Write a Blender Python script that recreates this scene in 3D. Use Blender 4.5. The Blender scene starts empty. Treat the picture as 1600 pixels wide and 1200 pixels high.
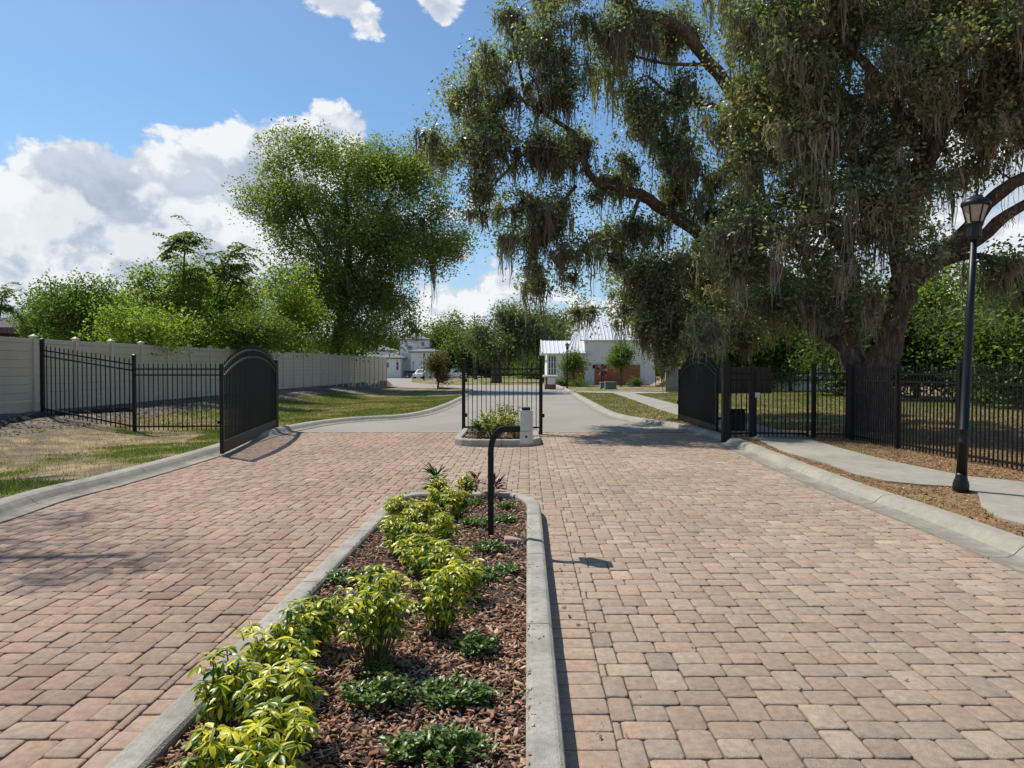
import bpy, math, random
import numpy as np
from mathutils import Vector, Matrix

random.seed(7)
R = np.random.default_rng(11)
scn = bpy.context.scene
COL = scn.collection
F = 1110.0; TH = math.atan(22/1110.0); CAM = Vector((0, 0, 1.6))
SH = 0.0216                       # the drive runs very slightly to the right of the view

# ---------------------------------------------------------------- geometry helpers
def ray(u, v):
    x = (u-800)/F; y = -(v-600)/F
    return Vector((x, math.cos(TH)+y*math.sin(TH), -math.sin(TH)+y*math.cos(TH)))
def at(u, v, z=0.0):
    d = ray(u, v); return CAM + d*((z-CAM.z)/d.z)
def atY(u, v, Y):
    d = ray(u, v); return CAM + d*(Y/d.y)

def link(o, parent=None):
    COL.objects.link(o)
    if parent is not None: o.parent = parent
    return o
def tag(o, label=None, cat=None, group=None, kind=None):
    if label: o['label'] = label
    if cat: o['category'] = cat
    if group: o['group'] = group
    if kind: o['kind'] = kind
    return o
def empty(name, loc, label, cat, group=None, rz=0.0):
    o = bpy.data.objects.new(name, None); o.empty_display_size = .2
    o.location = loc; o.rotation_euler = (0, 0, rz); link(o); tag(o, label, cat, group)
    return o
def local(parent, P):
    """world points -> the parent's own frame (parent has location and z rotation only)"""
    P = np.asarray(P, float) - np.array(parent.location)
    a = -parent.rotation_euler[2]; c, s = math.cos(a), math.sin(a)
    Q = P.copy(); Q[:, 0] = P[:, 0]*c - P[:, 1]*s; Q[:, 1] = P[:, 0]*s + P[:, 1]*c
    return Q

class MB:
    def __init__(s): s.v = []; s.f = []; s.c = None
    def add(s, vs, fs):
        b = len(s.v); s.v += [tuple(p) for p in vs]; s.f += [tuple(i+b for i in f) for f in fs]; return s
    def box(s, x0, x1, y0, y1, z0, z1, b=0.0):
        if b > 0:
            vs = []
            for z, i in ((z0, b), (z0+b, 0), (z1-b, 0), (z1, b)):
                vs += [(x0+i, y0+i, z), (x1-i, y0+i, z), (x1-i, y1-i, z), (x0+i, y1-i, z)]
            fs = [(3, 2, 1, 0), (12, 13, 14, 15)]
            for k in range(3):
                for j in range(4): fs.append((4*k+j, 4*k+(j+1) % 4, 4*k+4+(j+1) % 4, 4*k+4+j))
            return s.add(vs, fs)
        return s.add([(x0,y0,z0),(x1,y0,z0),(x1,y1,z0),(x0,y1,z0),(x0,y0,z1),(x1,y0,z1),(x1,y1,z1),(x0,y1,z1)],
                     [(3,2,1,0),(4,5,6,7),(0,1,5,4),(1,2,6,5),(2,3,7,6),(3,0,4,7)])
    def prism(s, pts, vec):
        n = len(pts); v = Vector(vec)
        vs = [Vector(p) for p in pts] + [Vector(p)+v for p in pts]
        return s.add(vs, [tuple(range(n))[::-1], tuple(range(n, 2*n))] + [(i, (i+1) % n, n+(i+1) % n, n+i) for i in range(n)])
    def bar(s, a, b, w, h=None):
        a = Vector(a); b = Vector(b); h = h or w; d = (b-a).normalized()
        up = Vector((0,0,1)) if abs(d.z) < .95 else Vector((0,1,0))
        r = d.cross(up).normalized(); u = r.cross(d).normalized()
        q = [r*w/2+u*h/2, -r*w/2+u*h/2, -r*w/2-u*h/2, r*w/2-u*h/2]
        return s.add([a+k for k in q]+[b+k for k in q], [(0,1,2,3),(7,6,5,4)]+[(i,i+4,(i+1)%4+4,(i+1)%4) for i in range(4)])
    def tube(s, pts, rad, n=8, cap=True):
        pts = [Vector(p) for p in pts]; m = len(pts)
        if not hasattr(rad, '__len__'): rad = [rad]*m
        vs = []; pr = None
        for i, p in enumerate(pts):
            d = (pts[min(i+1, m-1)]-pts[max(i-1, 0)]).normalized()
            if pr is None:
                up = Vector((0,0,1)) if abs(d.z) < .9 else Vector((1,0,0)); pr = d.cross(up).normalized()
            else:
                pr = (pr - d*pr.dot(d)).normalized()
            q = d.cross(pr)
            for k in range(n):
                a = 2*math.pi*k/n; vs.append(p + pr*(math.cos(a)*rad[i]) + q*(math.sin(a)*rad[i]))
        fs = [(i*n+k, i*n+(k+1) % n, (i+1)*n+(k+1) % n, (i+1)*n+k) for i in range(m-1) for k in range(n)]
        if cap: fs += [tuple(range(n))[::-1], tuple(range((m-1)*n, m*n))]
        return s.add(vs, fs)
    def lathe(s, prof, n=16, c=(0,0,0), flute=None):
        vs = []
        for r, z in prof:
            for k in range(n):
                a = 2*math.pi*(k+.5)/n; rr = r*(1-(flute if flute and k % 2 else 0))
                vs.append((c[0]+rr*math.cos(a), c[1]+rr*math.sin(a), c[2]+z))
        m = len(prof)
        return s.add(vs, [(i*n+k, i*n+(k+1) % n, (i+1)*n+(k+1) % n, (i+1)*n+k) for i in range(m-1) for k in range(n)] +
                     [tuple(range(n))[::-1], tuple(range((m-1)*n, m*n))])
    def build(s, name, m, parent=None, smooth=False):
        me = bpy.data.meshes.new(name)
        me.from_pydata([tuple(v) for v in s.v], [], s.f); me.materials.append(m)
        if smooth: me.polygons.foreach_set('use_smooth', [True]*len(me.polygons))
        me.update()
        return link(bpy.data.objects.new(name, me), parent)

def mesh_np(name, V, faces, m, parent=None, col=None, smooth=False):
    """V (n,3); faces (k,4) or (k,3) or list of such arrays; col (n,3) per vertex"""
    if not isinstance(faces, list): faces = [faces]
    me = bpy.data.meshes.new(name)
    V = np.ascontiguousarray(V, np.float32)
    me.vertices.add(len(V)); me.vertices.foreach_set('co', V.ravel())
    loops = np.concatenate([f.ravel() for f in faces]).astype(np.int32)
    tot = np.concatenate([np.full(len(f), f.shape[1]) for f in faces]).astype(np.int32)
    st = np.concatenate([[0], np.cumsum(tot)[:-1]]).astype(np.int32)
    me.loops.add(len(loops)); me.loops.foreach_set('vertex_index', loops)
    me.polygons.add(len(tot)); me.polygons.foreach_set('loop_start', st); me.polygons.foreach_set('loop_total', tot)
    if smooth: me.polygons.foreach_set('use_smooth', np.ones(len(tot), bool))
    if col is not None:
        a = me.attributes.new('Col', 'FLOAT_COLOR', 'POINT')
        c = np.ones((len(V), 4), np.float32); c[:, :col.shape[1]] = col
        a.data.foreach_set('color', c.ravel())
    me.materials.append(m); me.update(calc_edges=True); me.validate()
    return link(bpy.data.objects.new(name, me), parent)

_lat = R.random((64, 64))
def vnoise(x, y):
    x = np.asarray(x, float); y = np.asarray(y, float)
    xi = np.floor(x).astype(int); yi = np.floor(y).astype(int); fx = x-xi; fy = y-yi
    fx = fx*fx*(3-2*fx); fy = fy*fy*(3-2*fy)
    g = lambda a, b: _lat[a % 64, b % 64]
    return (g(xi,yi)*(1-fx)+g(xi+1,yi)*fx)*(1-fy) + (g(xi,yi+1)*(1-fx)+g(xi+1,yi+1)*fx)*fy
def fbm(x, y, o=4):
    s = 0; a = .5; t = 0
    for k in range(o): s = s + a*vnoise(x*2**k+17.3*k, y*2**k+5.1*k); t += a; a *= .5
    return s/t

# ---------------------------------------------------------------- materials
def mat(name, col=(.5,.5,.5), rough=.7, var=.15, scale=6.0, bump=0.0, bscale=40.0, attr=False, trans=0.0, metal=0.0,
        col2=None, spec=None, s2=None, coat=0.0, detail=6.0, bark=False):
    m = bpy.data.materials.new(name); m.use_nodes = True
    nt = m.node_tree; N = nt.nodes; L = nt.links; N.clear()
    out = N.new('ShaderNodeOutputMaterial'); b = N.new('ShaderNodeBsdfPrincipled')
    tc = N.new('ShaderNodeTexCoord')
    no = N.new('ShaderNodeTexNoise'); no.inputs['Scale'].default_value = scale; no.inputs['Detail'].default_value = detail
    no.inputs['Roughness'].default_value = .65
    L.new(tc.outputs['Object'], no.inputs['Vector'])
    mr = N.new('ShaderNodeMapRange'); mr.inputs['From Min'].default_value = .3; mr.inputs['From Max'].default_value = .7
    mr.inputs['To Min'].default_value = 1-var; mr.inputs['To Max'].default_value = 1+var
    L.new(no.outputs['Fac'], mr.inputs['Value'])
    if attr:
        at_ = N.new('ShaderNodeAttribute'); at_.attribute_name = 'Col'; src = at_.outputs['Color']
    elif col2:
        n2 = N.new('ShaderNodeTexNoise'); n2.inputs['Scale'].default_value = s2 or scale*.3; n2.inputs['Detail'].default_value = 8
        L.new(tc.outputs['Object'], n2.inputs['Vector'])
        m2 = N.new('ShaderNodeMapRange'); m2.inputs['From Min'].default_value = .38; m2.inputs['From Max'].default_value = .62
        L.new(n2.outputs['Fac'], m2.inputs['Value'])
        mx = N.new('ShaderNodeMix'); mx.data_type = 'RGBA'; L.new(m2.outputs['Result'], mx.inputs['Factor'])
        mx.inputs[6].default_value = (*col, 1); mx.inputs[7].default_value = (*col2, 1); src = mx.outputs[2]
    else:
        rgb = N.new('ShaderNodeRGB'); rgb.outputs[0].default_value = (*col, 1); src = rgb.outputs[0]
    sc = N.new('ShaderNodeVectorMath'); sc.operation = 'SCALE'
    L.new(src, sc.inputs[0]); L.new(mr.outputs['Result'], sc.inputs['Scale'])
    L.new(sc.outputs[0], b.inputs['Base Color'])
    b.inputs['Roughness'].default_value = rough; b.inputs['Metallic'].default_value = metal
    if spec is not None: b.inputs['Specular IOR Level'].default_value = spec
    if coat: b.inputs['Coat Weight'].default_value = coat
    if bump > 0:
        bn = N.new('ShaderNodeTexNoise'); bn.inputs['Scale'].default_value = bscale; bn.inputs['Detail'].default_value = 5
        if bark:
            mp = N.new('ShaderNodeMapping'); mp.inputs['Scale'].default_value = (1, 1, .22); L.new(tc.outputs['Object'], mp.inputs[0])
            N.remove(bn); bn = N.new('ShaderNodeTexVoronoi'); bn.feature = 'DISTANCE_TO_EDGE'; bn.inputs['Scale'].default_value = bscale; bn.inputs['Detail'].default_value = 2
            nw = N.new('ShaderNodeTexNoise'); nw.inputs['Scale'].default_value = 5; nw.inputs['Detail'].default_value = 4; L.new(mp.outputs[0], nw.inputs['Vector'])
            mxv = N.new('ShaderNodeMix'); mxv.data_type = 'RGBA'; mxv.inputs['Factor'].default_value = .25; L.new(mp.outputs[0], mxv.inputs[6]); L.new(nw.outputs['Color'], mxv.inputs[7]); L.new(mxv.outputs[2], bn.inputs['Vector'])
            mb_ = N.new('ShaderNodeMapRange'); mb_.inputs['From Max'].default_value = .16; mb_.inputs['To Min'].default_value = .35; L.new(bn.outputs['Distance'], mb_.inputs['Value'])
            s2_ = N.new('ShaderNodeVectorMath'); s2_.operation = 'SCALE'; L.new(sc.outputs[0], s2_.inputs[0]); L.new(mb_.outputs['Result'], s2_.inputs['Scale']); L.new(s2_.outputs[0], b.inputs['Base Color'])
        else: L.new(tc.outputs['Object'], bn.inputs['Vector'])
        bp = N.new('ShaderNodeBump'); bp.inputs['Strength'].default_value = min(1, bump); bp.inputs['Distance'].default_value = .02*max(1, bump)
        L.new(bn.outputs['Distance' if bark else 'Fac'], bp.inputs['Height']); L.new(bp.outputs[0], b.inputs['Normal'])
    if trans > 0:
        tr = N.new('ShaderNodeBsdfTranslucent'); g = N.new('ShaderNodeVectorMath'); g.operation = 'MULTIPLY'
        L.new(sc.outputs[0], g.inputs[0]); g.inputs[1].default_value = (1.35, 1.6, .55)
        L.new(g.outputs[0], tr.inputs['Color'])
        ms = N.new('ShaderNodeMixShader'); ms.inputs[0].default_value = trans
        L.new(b.outputs[0], ms.inputs[1]); L.new(tr.outputs[0], ms.inputs[2]); L.new(ms.outputs[0], out.inputs[0])
    else:
        L.new(b.outputs[0], out.inputs[0])
    return m

M = dict(
 paver=mat('paver', rough=.9, var=.22, scale=22, bump=.6, bscale=170, attr=True, spec=.22, detail=12),
 joint=mat('joint_sand', (.10,.08,.06), .95, .35, 30, bump=.5),
 conc=mat('kerb_concrete', (.35,.325,.265), .9, .14, 12, bump=.3, bscale=160, col2=(.29,.27,.22), s2=1.1),
 pan=mat('gutter_concrete', (.30,.27,.215), .92, .22, 5, bump=.35, bscale=150, col2=(.22,.20,.165), s2=1.4),
 conc2=mat('island_concrete', (.40,.38,.325), .9, .18, 26, bump=.5, bscale=170, col2=(.30,.285,.24), s2=4.5),
 walk=mat('sidewalk_concrete', (.34,.315,.255), .9, .14, 6, bump=.25, bscale=120, col2=(.28,.26,.21), s2=.9),
 asphalt=mat('aged_asphalt', (.31,.28,.235), .93, .14, 60, bump=.3, bscale=200, col2=(.27,.245,.205), s2=.35),
 ground=mat('ground', rough=1, var=.38, scale=3.2, bump=.9, bscale=26, attr=True, spec=.1, detail=12),
 blade=mat('grass_blade', rough=.8, var=.1, attr=True, trans=.3, spec=.2),
 litter=mat('leaf_litter', rough=.85, var=.1, attr=True, spec=.2),
 mulch=mat('mulch_chip', rough=.9, var=.25, scale=60, attr=True, spec=.2),
 soil=mat('mulch_soil', (.07,.045,.032), 1, .4, 40, bump=1, bscale=60),
 black=mat('black_powder_coat', (.007,.007,.008), .5, .2, 20, spec=.3),
 blackgloss=mat('black_lamp_paint', (.008,.008,.010), .42, .2, 20, spec=.35),
 leafmat=mat('tree_leaf', rough=.5, var=.12, scale=.5, attr=True, trans=.52, spec=.4),
 oakleaf=mat('oak_leaf', rough=.4, var=.15, scale=.5, attr=True, trans=.42, spec=.55),
 ornleaf=mat('ornamental_leaf', rough=.38, var=.08, scale=20, attr=True, trans=.3, spec=.5),
 moss=mat('spanish_moss', rough=.95, var=.3, scale=2, attr=True, trans=.35, spec=.1),
 bark=mat('bark', (.20,.13,.09), .95, .3, 9, bump=2.5, bscale=11, col2=(.12,.092,.072), s2=2, bark=True),
 bark2=mat('grey_bark', (.15,.125,.10), .95, .35, 6, bump=2, bscale=9, bark=True),
 stem=mat('plant_stem', (.10,.11,.04), .8, .2, 30),
 vinyl=mat('vinyl_fence', (.56,.49,.375), .6, .05, 2.0, col2=(.52,.455,.35), s2=.8),
 vinyl2=mat('vinyl_post', (.58,.51,.40), .5, .05, 2.0),
 white=mat('white_stucco', (.86,.86,.84), .85, .05, 3, bump=.15),
 cream=mat('cream_stucco', (.85,.83,.77), .85, .05, 3, bump=.15),
 roofm=mat('metal_roof', (.74,.76,.78), .45, .06, 3, metal=.1),
 shingle=mat('grey_shingle', (.20,.20,.20), .9, .2, 14, bump=.4),
 darkroof=mat('dark_shingle', (.05,.048,.052), .9, .25, 12, bump=.4),
 wooddoor=mat('cedar_garage_door', (.50,.17,.075), .5, .2, 3, col2=(.38,.12,.055)),
 greywood=mat('weathered_wood', (.30,.28,.25), .9, .22, 5, bump=.3),
 brownwood=mat('dark_brown_wood', (.055,.038,.030), .9, .25, 5, bump=.3),
 glass=mat('window_glass', (.03,.04,.05), .08, .1, 1, spec=.8),
 frost=mat('lantern_glass', (.36,.32,.23), .3, .15, 12, spec=.5),
 metalbox=mat('brushed_housing', (.55,.54,.50), .42, .06, 18, metal=.25),
 greenbox=mat('utility_green', (.14,.19,.15), .6, .08, 6),
 brick=mat('red_brick', (.26,.12,.085), .9, .3, 30),
 carw=mat('white_car_paint', (.78,.78,.78), .2, .02, 1, coat=.6),
 card=mat('dark_car_paint', (.02,.025,.035), .2, .02, 1, coat=.6),
 rubber=mat('tyre_rubber', (.02,.02,.02), .9, .1),
 chrome=mat('wheel_metal', (.5,.5,.5), .3, .05, metal=.8),
 cloth=mat('black_silt_cloth', (.012,.012,.012), .8, .3, 20),
 trim=mat('white_trim', (.8,.8,.78), .6, .03),
 step=mat('tan_step', (.45,.32,.2), .9, .15),
)

# ---------------------------------------------------------------- world: sky with cumulus, and the sun
SUN = Vector((-.52, .46, 1.0)).normalized()
elev = math.asin(SUN.z); azc = math.atan2(SUN.x, SUN.y)
w = bpy.data.worlds.new('World'); scn.world = w; w.use_nodes = True
nt = w.node_tree; N = nt.nodes; L = nt.links; N.clear()
wo = N.new('ShaderNodeOutputWorld'); bg = N.new('ShaderNodeBackground'); L.new(bg.outputs[0], wo.inputs[0])
sky = N.new('ShaderNodeTexSky'); sky.sky_type = 'NISHITA'; sky.sun_disc = False
sky.sun_elevation = elev; sky.sun_rotation = azc % (2*math.pi)
sky.altitude = 10; sky.air_density = 1.0; sky.dust_density = .6; sky.ozone_density = 1.6
tc = N.new('ShaderNodeTexCoord')
def vm(op, a, b=None):
    n = N.new('ShaderNodeVectorMath'); n.operation = op
    for i, x in enumerate((a, b)):
        if x is None: continue
        if hasattr(x, 'default_value') or hasattr(x, 'is_linked'): L.new(x, n.inputs[i])
        else: n.inputs[i].default_value = x
    return n
def mth(op, a, b=None, c=None, clamp=False):
    n = N.new('ShaderNodeMath'); n.operation = op; n.use_clamp = clamp
    for i, x in enumerate((a, b, c)):
        if x is None: continue
        if isinstance(x, (int, float)): n.inputs[i].default_value = x
        else: L.new(x, n.inputs[i])
    return n.outputs[0]
def smooth(v, a, b, lo=0., hi=1.):
    n = N.new('ShaderNodeMapRange'); n.interpolation_type = 'SMOOTHSTEP'
    L.new(v, n.inputs['Value'])
    for k, x in zip(('From Min','From Max','To Min','To Max'), (a, b, lo, hi)): n.inputs[k].default_value = x
    return n.outputs['Result']
D = tc.outputs['Generated']
# project to the sky 'wall' in front: (x/y, z/y), and use it for the height profile of the cloud bank
sep = N.new('ShaderNodeSeparateXYZ'); L.new(D, sep.inputs[0])
hl = mth('SQRT', mth('ADD', mth('MULTIPLY', sep.outputs[0], sep.outputs[0]), mth('MULTIPLY', sep.outputs[1], sep.outputs[1])))
te = mth('DIVIDE', sep.outputs[2], mth('MAXIMUM', hl, .05))      # tan(elevation)
az = mth('ARCTAN2', sep.outputs[0], sep.outputs[1])
cmb = N.new('ShaderNodeCombineXYZ'); L.new(az, cmb.inputs[0]); L.new(te, cmb.inputs[1]); SV = cmb.outputs[0]
def tex(kind, vec, scale, detail, rough=.5):
    n = N.new(kind); L.new(vec, n.inputs['Vector']); n.inputs['Scale'].default_value = scale
    n.inputs['Detail'].default_value = detail; n.inputs['Roughness'].default_value = rough
    if kind == 'ShaderNodeTexVoronoi': n.voronoi_dimensions = '2D'; n.inputs['Lacunarity'].default_value = 2.3; n.normalize = True
    else: n.noise_dimensions = '2D'
    return n
warp = tex('ShaderNodeTexNoise', SV, 7, 2)
ws = vm('SCALE', vm('SUBTRACT', warp.outputs['Color'], (.5,.5,.5)).outputs[0]); ws.inputs['Scale'].default_value = .045
v2 = vm('ADD', SV, ws.outputs[0]).outputs[0]
def density(vec, fine=True):
    st = vm('MULTIPLY', vec, (1, 1.25, 1)).outputs[0]
    vo = tex('ShaderNodeTexVoronoi', st, 7.5, 4 if fine else 2, .62)
    no = tex('ShaderNodeTexNoise', vm('ADD', st, (3.1, 1.7, .4)).outputs[0], 4.2, 8 if fine else 1, .57)
    a = mth('MULTIPLY', mth('SUBTRACT', .40, vo.outputs['Distance']), 1.25)
    b = mth('MULTIPLY', mth('SUBTRACT', no.outputs['Fac'], .5), 1.15)
    return mth('ADD', a, b)
# cloud-top elevation varies with azimuth: high bank at left, lower in the middle, higher again at right
topl = mth('ADD', mth('MULTIPLY', smooth(az, -.36, -.12), -.13), .25)
topl = mth('ADD', topl, mth('MULTIPLY', smooth(az, .15, .45), .10))
bias = mth('MULTIPLY', mth('SUBTRACT', topl, te), 3.4)
bias = mth('MINIMUM', bias, .36)
def blob(u, v, r, k):
    d = ray(u, v).normalized()
    dist = vm('DISTANCE', D, tuple(d)); return mth('MULTIPLY', smooth(dist.outputs['Value'], 0, r, 1, 0), k)
hi = mth('ADD', blob(520, -12, .10, .95), blob(692, 0, .07, 1.1))
hi = mth('ADD', hi, blob(30, 270, .13, .5)); hi = mth('ADD', hi, blob(200, 300, .14, .35)); hi = mth('ADD', hi, blob(75, 150, .14, -.75))
hi = mth('ADD', hi, blob(525, 205, .09, .8)); hi = mth('ADD', hi, blob(590, 50, .06, .6)); hi = mth('ADD', hi, blob(400, 265, .10, .5))
bias = mth('ADD', mth('MAXIMUM', bias, -.75), hi)
d0 = mth('ADD', density(v2), bias)
d1 = mth('ADD', density(vm('ADD', v2, (-.022, .034, 0)).outputs[0], False), bias)
mask = smooth(d0, .0, .16)
lit = mth('SUBTRACT', d0, d1)
li = smooth(lit, -.13, .17)
thick = smooth(d0, .15, .75)
shade = mth('SUBTRACT', mth('ADD', .65, mth('MULTIPLY', li, .56)), mth('MULTIPLY', thick, .36), clamp=True)
cr = N.new('ShaderNodeValToRGB'); L.new(shade, cr.inputs[0])
e = cr.color_ramp.elements; e[0].position = .25; e[0].color = (.36,.44,.56,1); e[1].position = 1; e[1].color = (.92,.93,.95,1)
m_ = cr.color_ramp.elements.new(.6); m_.color = (.58,.65,.75,1)
skb = vm('MULTIPLY', sky.outputs[0], (.090, .115, .129)).outputs[0]
# haze near the horizon
hz = N.new('ShaderNodeMix'); hz.data_type = 'RGBA'; L.new(smooth(te, 0, .35, .5, 0), hz.inputs['Factor'])
L.new(skb, hz.inputs[6]); hz.inputs[7].default_value = (.50,.66,.86,1)
mx = N.new('ShaderNodeMix'); mx.data_type = 'RGBA'; L.new(mth('MULTIPLY', mask, .97), mx.inputs['Factor'])
L.new(hz.outputs[2], mx.inputs[6]); L.new(cr.outputs[0], mx.inputs[7])
up = mth('GREATER_THAN', sep.outputs[2], -.02)
fin = N.new('ShaderNodeMix'); fin.data_type = 'RGBA'; L.new(up, fin.inputs['Factor'])
fin.inputs[6].default_value = (.12,.13,.10,1); L.new(mx.outputs[2], fin.inputs[7])
L.new(fin.outputs[2], bg.inputs[0]); bg.inputs[1].default_value = 1.0
try: w.cycles.sampling_method = 'MANUAL'; w.cycles.sample_map_resolution = 512
except Exception: pass

sl = bpy.data.lights.new('sun', 'SUN'); sl.energy = 5.0; sl.angle = math.radians(.53); sl.color = (1, .94, .84)
so = bpy.data.objects.new('sun', sl); link(so); so.rotation_euler = SUN.to_track_quat('Z', 'Y').to_euler(); so.location = (-10, 10, 20)

# ---------------------------------------------------------------- camera
cd = bpy.data.cameras.new('camera'); cd.lens = 36*F/1600; cd.sensor_width = 36; cd.clip_end = 3000; cd.clip_start = .05
co = bpy.data.objects.new('camera', cd); link(co); co.location = CAM; co.rotation_euler = (math.pi/2-TH, 0, 0); scn.camera = co
scn.view_settings.view_transform = 'Standard'; scn.view_settings.look = 'None'; scn.view_settings.exposure = 0
try: scn.cycles.max_bounces = 5; scn.cycles.diffuse_bounces = 3; scn.cycles.glossy_bounces = 2; scn.cycles.transmission_bounces = 4; scn.cycles.transparent_max_bounces = 8
except Exception: pass

# ---------------------------------------------------------------- road edges
def P2(l): return [(at(u, v).x, at(u, v).y) for u, v in l]
LE = [(-5.5, -6), (-5.48, 2), (-5.45, 5)] + P2([(0,818),(105,782),(200,757),(345,713),(430,683),(500,667),(560,659),(640,654),(685,645),(720,630),(742,615.5)]) + [(-2.7,54),(-3.6,58),(-6,61)]
RE = [(4.0, -6), (3.98, 2)] + P2([(1600,896),(1411,816),(1292,770),(1190,725),(1122,694),(1050,671),(950,653),(915,634),(884,613)]) + [(4.0, 58), (4.1, 74)]
def smooth_poly(p, n=6):
    p = [Vector((a, b, 0)) for a, b in p]; out = []
    for i in range(len(p)-1):
        a = p[max(i-1, 0)]; b = p[i]; c = p[i+1]; d = p[min(i+2, len(p)-1)]
        for k in range(n):
            t = k/n
            # centripetal-ish damping keeps long spans from overshooting
            m1 = (c-a)*.5; m2 = (d-b)*.5; s = (c-b).length
            if m1.length > s: m1 = m1.normalized()*s
            if m2.length > s: m2 = m2.normalized()*s
            t2, t3 = t*t, t*t*t
            out.append(b*(2*t3-3*t2+1)+m1*(t3-2*t2+t)+c*(-2*t3+3*t2)+m2*(t3-t2))
    out.append(p[-1]); return [(q.x, q.y) for q in out]
LEs = smooth_poly(LE); REs = smooth_poly(RE)
def edge_x(E, y): a = np.array(E); o = np.argsort(a[:, 1]); return np.interp(y, a[o, 1], a[o, 0])
def fenceX(y): return -13.72 + SH*np.asarray(y, float)

# ---------------------------------------------------------------- ground
xs = np.concatenate([-np.geomspace(900, 17, 40), np.arange(-16, 16.01, .16), np.geomspace(17, 900, 40)])
ys = np.concatenate([[-60, -30, -15, -8], np.arange(-5, 30, .18), np.geomspace(30.4, 1500, 90)])
X, Yg = np.meshgrid(xs, ys)
def hgt(X, Y):
    fx = fenceX(Y); df = X-fx
    lx = edge_x(LEs, np.clip(Y, -6, 58)); rx = edge_x(REs, np.clip(Y, -6, 73))
    berm = np.interp(df, [-40, -3, -.3, .5, 1.6, 3.2, 4.6, 20], [.3, .5, .46, .42, .30, .08, -.02, -.02]) + np.clip(Y-20, 0, 50)*.004*(df < 5)*np.clip(1-df/5, 0, 1)
    berm = berm + .05*(fbm(X*1.4, Y*1.4)-.5)*np.clip(2-abs(df-1), 0, 1)
    dk = lx-.40-X
    z = np.where(X < lx-.38, np.maximum(berm, -.02) + np.interp(dk, [0, .3, 2.0, 3.2], [.10, .10, .03, 0])*(df > 2), 0)
    z = np.where(X > rx+.38, .095 + .02*(fbm(X*.6, Y*.6)-.5)*np.clip((X-rx-.47), 0, 1), z)
    z = np.where((X >= lx-.38) & (X <= rx+.38), -.06, z)
    fade = np.clip((Y-48)/12, 0, 1)*((df > 0)|(Y > 72)); z = z*(1-fade) + fade*(-.03)
    z = np.where(df < -2, np.minimum(z, .1), z)
    rough = .025*(fbm(X*3, Y*3)-.5)*((X < lx-.6) | (X > rx+.7))
    return z + rough
Z = hgt(X, Yg)
lxg = edge_x(LEs, np.clip(Yg, -6, 58)); rxg = edge_x(REs, np.clip(Yg, -6, 73)); dfg = X-fenceX(Yg)
def mixc(a, b, t): t = np.clip(t, 0, 1)[..., None]; return np.asarray(a)*(1-t)+np.asarray(b)*t
def greenness(X, Y):
    """how green the turf is: 0 straw and dirt, 1 green"""
    n = fbm(X*.75+3, Y*.75+8, 5); lx = edge_x(LEs, np.clip(Y, -6, 58)); rx = edge_x(REs, np.clip(Y, -6, 73)); df = X-fenceX(Y)
    left = np.clip((n-.50)*9 + np.interp(lx-.5-X, [0, .5, 1.6, 3], [.45, .35, 0, -.1]) + np.clip((Y-19)/7, 0, .95) - np.interp(df, [-2, 0, 2.2, 3.6], [0, 1.8, .9, 0]), 0, 1)
    right = np.clip((n-.62)*5 + np.clip((Y-21)/9, 0, .95) , 0, 1)
    return np.where(X < 0, left, right)
G = greenness(X, Yg); n2 = fbm(X*2.2, Yg*2.2, 4); n3 = fbm(X*.5+9, Yg*.5)
n4 = fbm(X*5+4, Yg*5+2, 3)
straw = mixc(mixc([.33,.25,.15], [.19,.145,.105], (n2-.40)*5), [.13,.105,.085], (n4-.60)*5)
green = mixc([.13,.15,.045], [.19,.19,.075], (n2-.35)*3)
C = straw*(1-G[..., None]) + green*G[..., None]
dirt = mixc([.12,.105,.09], [.22,.19,.155], (n2-.4)*4)
dk_ = (np.interp(dfg, [-2, -1, 2.0, 3.0], [0, 1, .9, 0])*(Yg < 70)*(X < 0))[..., None]; C = C*(1-dk_)+dirt*dk_
lit_ = mixc([.27,.15,.075], [.20,.13,.08], (n2-.4)*4)
rl = ((X > rxg+.3) & (Yg < 22) )[..., None]*np.clip(1-(Yg-17)/5, 0, 1)[..., None]*(1-.8*G[..., None])
C = C*(1-rl)+lit_*rl
ny, nx = X.shape; idx = np.arange(ny*nx).reshape(ny, nx)
Fq = np.stack([idx[:-1,:-1], idx[:-1,1:], idx[1:,1:], idx[1:,:-1]], -1).reshape(-1, 4)
V = np.stack([X, Yg, Z], -1).reshape(-1, 3)
tag(mesh_np('ground', V, Fq, M['ground'], col=C.reshape(-1, 3), smooth=True), kind='structure')
def gz(x, y): return float(hgt(np.array([[x]], float), np.array([[y]], float))[0, 0])

# ---------------------------------------------------------------- road sheets
PE = 18.15       # the pavers end here
def strip(name, m, Lp, Rp, z):
    V = [(x, y, z) for x, y in Lp]+[(x, y, z) for x, y in Rp]; n = len(Lp)
    return tag(MB().add(V, [(i, n+i, n+i+1, i+1) for i in range(n-1)]).build(name, m), kind='structure')
yy = np.concatenate([np.arange(-6, PE+.01, .5), [PE]])
strip('paver_bedding', M['joint'], [(edge_x(LEs, y)-.1, y) for y in yy], [(edge_x(REs, y)+.1, y) for y in yy], -.012)
yy = np.concatenate([[PE+.16], np.arange(18.5, 56, .5)])
strip('road', M['asphalt'], [(edge_x(LEs, y)-.1, y) for y in yy], [(edge_x(REs, y)+.1, y) for y in yy], .0)
strip('concrete_band', M['conc'], [(edge_x(LEs, PE)-.05, PE), (edge_x(LEs, PE)-.05, PE+.158)], [(edge_x(REs, PE)+.05, PE), (edge_x(REs, PE)+.05, PE+.158)], .004)
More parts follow.
